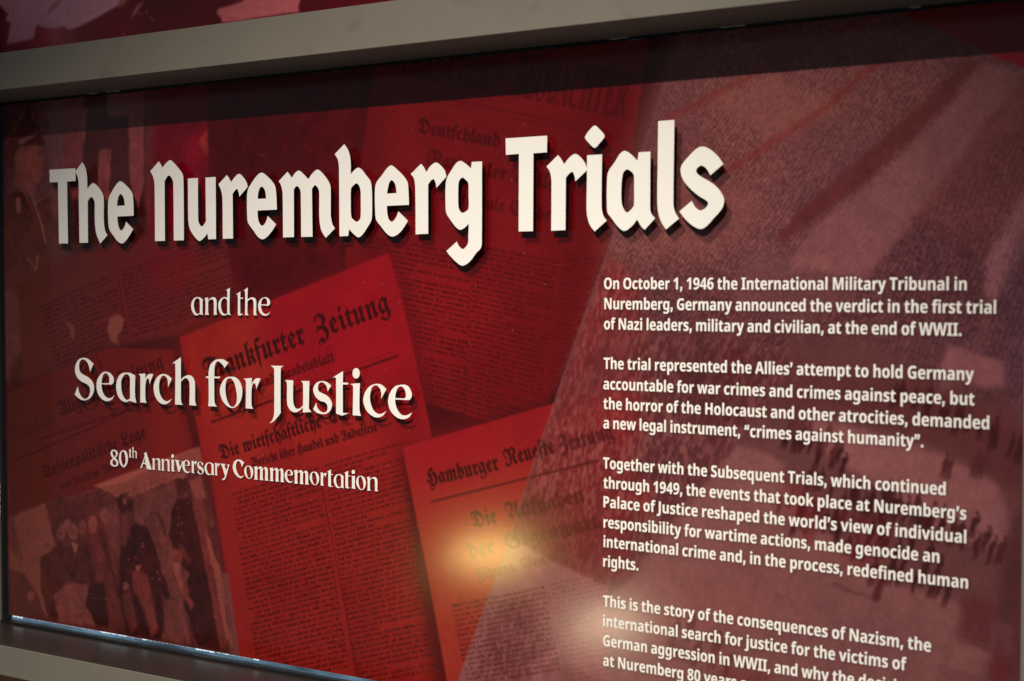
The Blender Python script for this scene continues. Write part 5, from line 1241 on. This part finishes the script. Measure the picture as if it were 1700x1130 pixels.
# lanes between the blocks
stroke([(1095, 205), (1180, 160), (1275, 112), (1370, 62), (1450, 24)], 9, (104, 40, 38), alpha=.75, soft=2.2)
stroke([(1205, 285), (1275, 240), (1370, 180), (1430, 125), (1530, 55)], 11, (104, 38, 36), alpha=.75, soft=2.4)
S([(1612, 96), (1628, 104), (1570, 176), (1510, 235), (1425, 312), (1345, 372), (1300, 408), (1290, 392), (1330, 345), (1400, 285), (1480, 215), (1550, 150)], (84, 36, 36), alpha=.85, soft=3)
S([(1632, 104), (1710, 118), (1645, 198), (1590, 270), (1516, 365), (1440, 460), (1310, 440), (1350, 380), (1430, 315), (1515, 240), (1576, 176)], (122, 74, 74), alpha=.55, soft=3)
S([(1706, 118), (1720, 120), (1720, 330), (1660, 370), (1640, 430), (1510, 362), (1590, 268), (1643, 196)], (92, 48, 48), alpha=.75, soft=3)
stroke([(1515, 362), (1650, 412)], 8, (74, 36, 38), alpha=.6, soft=2)
stroke([(1600, 262), (1700, 295)], 6, (78, 38, 40), alpha=.5, soft=2)
for i in range(26):
    x0 = 1480 + i * 8
    stroke([(x0 + 60, 400), (x0, 560)], 3, (70, 34, 40), alpha=.35, soft=1)
S([(1700, 322), (1720, 310), (1720, 380), (1680, 452), (1652, 500), (1636, 492), (1634, 440), (1656, 388)], (134, 86, 90), alpha=.7, soft=3)
stroke([(1650, 430), (1632, 560), (1600, 580)], 12, (126, 78, 80), alpha=.5, soft=4)
S([(1690, 390), (1720, 370), (1720, 720), (1660, 610), (1670, 470)], (80, 50, 62), alpha=.75, soft=7)

side = blur(A.full([A.P([(1530, 350), (1720, 180), (1720, 700), (1560, 640), (1420, 560), (1440, 460)])]), 6)
A.lay(side * rw2, ink((58, 26, 32), 1560, 450), .55)
A.lay(side * np.clip(1 - rw2 * 1.7, 0, 1), ink((116, 70, 72), 1560, 450), .3)

# the parade ground
S([(1224, 736), (1306, 768), (1296, 800), (1345, 850), (1425, 950), (1560, 990), (1720, 1060), (1720, 1140), (960, 1140), (930, 1060), (1000, 1000), (1054, 950), (1112, 872), (1183, 790)], (128, 78, 76), soft=2.5)
S([(1240, 850), (1420, 950), (1600, 1060), (1560, 1140), (1200, 1140), (1120, 1000)], (112, 68, 68), alpha=.6, soft=26)
S([(1080, 980), (1280, 960), (1300, 1040), (1100, 1060)], (150, 82, 76), alpha=.35, soft=22)
S([(1345, 690), (1440, 715), (1560, 752), (1655, 800), (1680, 880), (1660, 920), (1560, 880), (1430, 790), (1350, 740)], (126, 76, 76), soft=3)
S([(1577, 571), (1663, 602), (1668, 640), (1640, 646), (1560, 614)], (128, 76, 78), alpha=.8, soft=2)
S([(1540, 640), (1580, 620), (1600, 650), (1560, 660)], (120, 76, 76), alpha=.6, soft=3)
S([(1370, 628), (1430, 640), (1420, 690), (1330, 690)], (116, 70, 70), alpha=.6, soft=6)
S([(1300, 600), (1560, 640), (1720, 720), (1720, 840), (1640, 790), (1560, 740), (1420, 690), (1290, 690)], (88, 44, 44), alpha=.85, soft=5)
rng = np.random.default_rng(77)


def people(x0, y0, x1, y1, n, h, spread, c, alpha=.8, lean=.25):
    n = max(2, int(n * .6))
    for i in range(n):
        t = (i + rng.random() * .8) / n
        x = x0 + (x1 - x0) * t + rng.normal(0, 2)
        y = y0 + (y1 - y0) * t + rng.normal(0, spread)
        hh = h * (.95 + .5 * rng.random())
        wd = hh * (.22 + .1 * rng.random())
        q = lambda f, g: (x + lean * hh * f + wd * g, y - hh * f)   # up the figure, across it
        S([q(.80, -.28), q(.84, .3), q(.62, .55), q(.42, .42), q(.02, .30), q(0, .05), q(.3, .02), q(0, -.18), q(.02, -.36), q(.45, -.36), q(.64, -.5)], c, alpha=min(1, alpha * 1.15), soft=.7)
        S(ell(*q(.91, .02), wd * .22, hh * .09, 8), c, alpha=min(1, alpha * 1.1), soft=.6)


FIG = (60, 24, 26)
people(1470, 660, 1710, 780, 26, 42, 5, FIG)
people(1500, 640, 1710, 740, 26, 36, 6, (92, 44, 46), .6)
people(1300, 748, 1400, 785, 16, 34, 10, FIG, .85)
people(1300, 720, 1390, 760, 14, 34, 8, (92, 42, 42), .7)
people(1290, 850, 1480, 905, 28, 36, 12, (88, 34, 34), .8)
people(1310, 880, 1560, 950, 34, 36, 12, FIG, .8)
people(1440, 850, 1660, 935, 34, 44, 8, FIG, .8)
people(1330, 820, 1440, 850, 14, 36, 9, FIG, .75)
people(1440, 960, 1580, 1000, 16, 36, 6, FIG, .8)
people(1550, 790, 1588, 800, 2, 40, 1, (78, 36, 38), .9)
people(1608, 792, 1632, 800, 3, 42, 2, (78, 36, 38), .8)
people(1330, 905, 1344, 908, 2, 46, 2, (112, 46, 44), .6)
S([(1455, 960), (1470, 962), (1458, 1000), (1446, 996)], (80, 32, 34), soft=1.5)
stroke([(1380, 968), (1450, 994)], 4, (84, 38, 40), alpha=.8, soft=1.5)
S([(1300, 800), (1350, 810), (1350, 880), (1300, 860)], (128, 26, 32), alpha=.4, soft=9)
S([(1410, 880), (1470, 890), (1440, 960), (1400, 940)], (120, 26, 30), alpha=.35, soft=9)
S([(1190, 575), (1235, 590), (1240, 640), (1200, 620)], (140, 30, 36), alpha=.55, soft=6)
# stands and edge at the far right
S([(1600, 985), (1660, 1005), (1640, 1080), (1590, 1060)], (92, 44, 46), soft=4)
for i in range(9):
    stroke([(1590, 990 + i * 9), (1645, 1006 + i * 9)], 3.5, (78, 36, 38), alpha=.6, soft=1.2)
for i in range(6):
    stroke([(1560, 1106 + i * 8), (1630, 1126 + i * 8)], 4, (84, 38, 40), alpha=.6, soft=1.4)
S([(1672, 880), (1720, 800), (1720, 1140), (1632, 1140), (1655, 1030)], (74, 38, 42), alpha=.9, soft=5)
for i in range(7):
    stroke([(1655, 860 + i * 9), (1720, 878 + i * 9)], 3, (92, 52, 56), alpha=.4, soft=1.5)
S(ell(1672, 1060, 10, 30), (104, 62, 66), alpha=.5, soft=4)
S([(1650, 1090), (1664, 1050), (1670, 1140), (1640, 1140)], (104, 32, 34), alpha=.6, soft=4)

S([(1475, 14), (1560, 8), (1720, 0), (1720, 122), (1650, 92), (1545, 45)], (92, 18, 24), soft=1.0)

# the near crowd, showing the sheets through it
near = blur(A.full([A.P([(1010, 420), (1060, 470), (1075, 600), (1070, 720), (1058, 830), (1046, 950), (1000, 975), (846, 893), (930, 640)])]), 7) * cp_
A.lay(near, ink((132, 36, 38), 980), .72)
A.lay(near * np.clip(rk2 * 2.6 - 1.2, 0, 1), ink((170, 96, 88), 980), .38)
A.lay(near * np.clip(1 - rk2 * 2.4, 0, 1), ink((80, 26, 30), 980), .45)
S([(1010, 520), (1060, 500), (1070, 620), (960, 690), (935, 660)], (96, 48, 52), alpha=.45, soft=10)
S([(846, 893), (880, 820), (960, 850), (1048, 880), (1044, 950), (1010, 974), (930, 940)], (104, 30, 34), alpha=.55, soft=9)
mid = blur(A.full([A.P([(1050, 560), (1230, 560), (1330, 600), (1240, 715), (1180, 790), (1110, 865), (1050, 940)])]), 8)
A.lay(mid, ink((96, 44, 46), 1120), .65)
A.lay(mid * np.clip(rk2 * 2.6 - 1.2, 0, 1), ink((150, 90, 86), 1120), .45)
A.lay(mid * np.clip(1 - rk2 * 2.4, 0, 1), ink((70, 30, 34), 1120), .5)
S([(1150, 560), (1260, 600), (1240, 690), (1160, 720), (1100, 640)], (72, 34, 36), alpha=.5, soft=12)
S([(960, 660), (1062, 640), (1066, 730), (950, 720)], (140, 34, 38), alpha=.35, soft=12)
S([(1058, 790), (1080, 800), (1080, 860), (1050, 850)], (140, 44, 40), alpha=.6, soft=5)
# lower left corner of the field: pavement over the sheet, a dark group of people
S([(846, 893), (905, 925), (1010, 975), (1010, 1140), (757, 1140), (803, 1011)], (146, 84, 84), alpha=.72, soft=1.5, mul=cp_)
S([(830, 1010), (880, 985), (900, 1060), (930, 1085), (900, 1140), (790, 1140), (800, 1080)], (110, 52, 58), alpha=.75, soft=6, mul=cp_)
low = blur(A.full([A.P([(820, 1020), (880, 990), (905, 1080), (880, 1140), (780, 1140)])]), 6) * cp_
A.lay(low * np.clip(rk2 * 2.6 - 1.2, 0, 1), ink((160, 92, 90), 850), .4)
A.lay(low * np.clip(1 - rk2 * 2.4, 0, 1), ink((78, 30, 38), 850), .5)
S([(880, 1100), (930, 1070), (926, 1090), (900, 1110), (905, 1140), (882, 1140)], (150, 88, 88), alpha=.7, soft=2, mul=cp_)
S([(930, 1105), (1000, 1125), (1010, 1140), (920, 1140)], (112, 56, 58), alpha=.7, soft=4, mul=cp_)
people(1110, 1070, 1215, 1130, 9, 46, 10, (98, 46, 46), .7)
S([(1100, 1060), (1140, 1070), (1150, 1095), (1110, 1090)], (92, 44, 46), alpha=.7, soft=5)
S([(1190, 1110), (1290, 1120), (1280, 1140), (1180, 1140)], (100, 38, 40), alpha=.7, soft=6)
A.warp(cp_, 1.3, 9, 240, .13)
right_sheet_print(.85, cp_)
stroke(diag, 1.6, (150, 84, 80), alpha=.5, soft=.8)

A.img = A.img * (.90 + .2 * fine[..., None] * 1.0)
# specks of dust and a few hairline scratches in the surface
rd = np.random.default_rng(5)
for _ in range(150):
    i, j = rd.integers(2, A.H - 2), rd.integers(2, A.W - 2)
    A.img[i, j] = A.img[i, j] * .5 + .16 * rd.random()
for _ in range(16):
    u0, v0, L_, a_ = 60 + 1500 * rd.random(), 200 + 850 * rd.random(), 8 + 26 * rd.random(), 6.28 * rd.random()
    stroke([(u0, v0), (u0 + L_ * math.cos(a_), v0 + L_ * math.sin(a_))], .7, (150, 80, 70), alpha=.28, soft=.4)

A.ids[(cp_ > .5)] = 7
A.ids[(off > .5) & (A.ids == 0)] = 8

# the lettering's second, paler shadow, painted into the inks to the lower right
def letter_shadow(items, dx, dy):
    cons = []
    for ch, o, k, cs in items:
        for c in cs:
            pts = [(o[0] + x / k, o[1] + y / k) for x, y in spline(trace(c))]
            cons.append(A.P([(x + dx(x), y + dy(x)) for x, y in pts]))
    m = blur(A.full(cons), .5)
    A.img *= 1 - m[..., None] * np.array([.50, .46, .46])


letter_shadow(TITLE, lambda u: 7.5 + .0045 * u, lambda u: 13.5 + .0075 * u)
letter_shadow(SEARCH, lambda u: 9.5, lambda u: 17)
letter_shadow(AND, lambda u: 2, lambda u: 6)

text_shadow = [A.rc(c) for text, p0, p1 in BODY for c in set_line(text, 'sans', at(*p0), at(*p1), .01655)]  # soft shadow around the body text, painted into the inks
hm_ = blur(A.full(text_shadow), 2.2)
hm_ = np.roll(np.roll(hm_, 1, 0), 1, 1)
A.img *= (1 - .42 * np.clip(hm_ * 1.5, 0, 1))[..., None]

names = {0: 'printed_ground', 1: 'newspaper_print', 2: 'newspaper_print', 3: 'newspaper_print', 4: 'newspaper_print', 5: 'newspaper_print', 6: 'guard_photograph', 7: 'rally_photograph', 8: 'officer_photograph'}
plab = {1: 'dark sheet of small print columns, half hidden', 2: 'dark red newspaper leaning to the right, without a clear heading', 3: 'brownish newspaper headed Deutsche Allgemeine Zeitung', 4: 'bright red newspaper headed Frankfurter Zeitung',
        5: 'orange red newspaper headed Hamburger Neueste Zeitung', 6: 'dark photograph of helmeted guards and men in coats', 7: 'pinkish photograph of a field full of people in ranks', 8: 'dim profile of a man in a peaked cap'}
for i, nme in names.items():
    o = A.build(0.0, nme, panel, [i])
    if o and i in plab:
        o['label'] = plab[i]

# ------------------------------------------------------------------ raised and printed lettering
cream = mat('cream_acrylic', (.80, .762, .70), .55, 0, .2, .02, 30)
cream_ink = mat('cream_ink', (.82, .78, .71), .6, 0, .12, .04, 500)


def raised(items, name, y, thick=.0004):
    for ch, o, k, cs in items:
        cons = [[at(o[0] + x / k, o[1] + y_ / k, y) for x, y_ in spline(trace(c))] for c in cs]
        link(name, flat_solid(cons, y, thick), cream, panel)


raised(TITLE, 'title_letter', -.0152)
raised(SEARCH, 'subtitle_letter', -.0130)
raised(AND, 'subtitle_letter', -.0060)

lib = dict(EXTRA)
for items in (SEARCH, AND):
    for ch, o, k, cs in items:
        lib.setdefault(ch, cs)
lib['n'], lib['h'], lib['a'] = AND[1][3], AND[4][3], AND[0][3]
for row, o, k in ((SMALL1, (175, 735), 7.727), (SMALL2, (380, 750), 6.538)):
    for it in row.split('|'):
        ch, l, r, t, b_ = it.split()
        l, r, t, b_ = map(float, (l, r, t, b_))
        cs = [spline(trace(c)) for c in lib[ch]]
        xs = [p[0] for c in cs for p in c]
        ys = [p[1] for c in cs for p in c]
        um = o[0] + (l + r) / 2 / k
        vm = o[1] + (t + b_) / 2 / k
        y = -.0034
        X0, X1 = at(o[0] + l / k, vm, y)[0], at(o[0] + r / k, vm, y)[0]
        Z0, Z1 = at(um, o[1] + b_ / k, y)[1], at(um, o[1] + t / k, y)[1]
        fx, fy = (X1 - X0) / (max(xs) - min(xs)), (Z1 - Z0) / (max(ys) - min(ys))
        cons = [[(X0 + (p[0] - min(xs)) * fx, Z1 - (p[1] - min(ys)) * fy) for p in c] for c in cs]
        link('small_subtitle_letter', flat_solid(cons, y, .0004), cream, panel)

import bmesh
for text, p0, p1 in BODY:
    hm = .01655
    cons = set_line(text, 'sans', at(*p0), at(*p1), hm)
    cons = [[(x, max(z, ZB + .0015)) for x, z in c] for c in cons]
    cons = [c for c in cons if max(z for x, z in c) > ZB + .004]
    if cons:
        me = flat_solid(cons, -.0005, .0003)
        bold = flat_solid([[(x + .0002, z) for x, z in c] for c in cons], -.00052, .0003)
        bm = bmesh.new()
        bm.from_mesh(me)
        bm.from_mesh(bold)
        bm.to_mesh(me)
        bm.free()
        link('text_line', me, cream_ink, panel)

# ------------------------------------------------------------------ the panel above, only its lower edge in view
upper = empty('upper_panel', (-1.6, 0, ZO + .40))
tag(upper, 'red panel with broad pink brush strokes above the taupe rail', 'exhibition panel', kind='thing')
UX0, UX1, UZ0, UZ1 = -2.3175, -.45, .392, .70
link('backing_board', box(UX0, UX1, .0012, .006, UZ0, UZ1, .0004), board, upper)
B = Print(UX0, UX1, UZ0, UZ1, 520)
A_, A = A, B
mo = .6 * B.noise(40, 30, 91) + .4 * B.noise(10, 14, 92)
one = np.ones((B.H, B.W))
B.lay(one, ink((88, 14, 24), 350))
S([(0, 0), (130, 0), (130, 90), (0, 95)], (84, 32, 38), soft=10)
S([(120, 0), (230, -10), (230, 70), (120, 80)], (72, 8, 18), soft=12)
B.lay(np.clip(mo * 1.8 - .8, 0, 1), ink((112, 10, 26), 300), .5)
K4 = ((0, 0), 3.4)
PINK = (128, 74, 82)
S([(-10, -60), (-5, 20), (28, 62), (50, 78), (32, 104), (42, 118), (62, 126), (40, 248), (120, 230), (190, 215), (200, 160), (215, 132), (235, 152), (320, 160), (350, 145), (390, 165), (440, 150), (560, 90), (670, 24), (700, -60)], PINK, *K4, soft=.9)
S([(255, 80), (300, 20), (345, -20), (335, 30), (300, 62)], (92, 46, 54), *K4, alpha=.8, soft=1)
S([(300, 60), (400, 20), (560, -30), (640, -20), (520, 60), (420, 100)], (140, 80, 88), *K4, alpha=.5, soft=3)
stroke([(250, 128), (350, 118), (450, 88), (560, 52)], 6, (104, 54, 62), *K4, alpha=.55, soft=1)
stroke([(230, 142), (330, 146), (420, 140), (480, 112)], 5, (96, 46, 54), *K4, alpha=.5, soft=.8)
S([(700, -60), (740, -40), (700, 20), (660, 40)], (140, 80, 80), *K4, alpha=.7, soft=2)
S([(1222, 70), (1235, 48), (1300, 32), (1370, 8), (1420, -60), (1720, -60), (1690, 10), (1680, 46), (1690, 66), (1600, 74), (1460, 96), (1330, 118), (1252, 124), (1250, 100)], (166, 82, 86), *K4, soft=.9)
stroke([(1420, 36), (1520, 52), (1560, 44)], 8, (136, 60, 66), *K4, alpha=.6, soft=1)
stroke([(1250, 92), (1330, 106), (1340, 96)], 6, (120, 44, 50), *K4, alpha=.6, soft=.8)
S([(738, 112), (756, 60), (775, 30), (812, 6), (790, 42), (764, 78)], (128, 62, 66), *K4, alpha=.85, soft=1)
for x, y in ((828, 70), (855, 100), (860, 110), (800, 80), (697, 195), (780, 72)):
    S(ell(x, y, 5, 8), (116, 52, 54), *K4, alpha=.7, soft=.6)
B.img = B.img * (.9 + .2 * (.5 * B.noise(2, 2, 93) + .5 * B.noise(3, 8, 94)))[..., None]
B.build(0.0, 'brush_print', upper)
A = A_
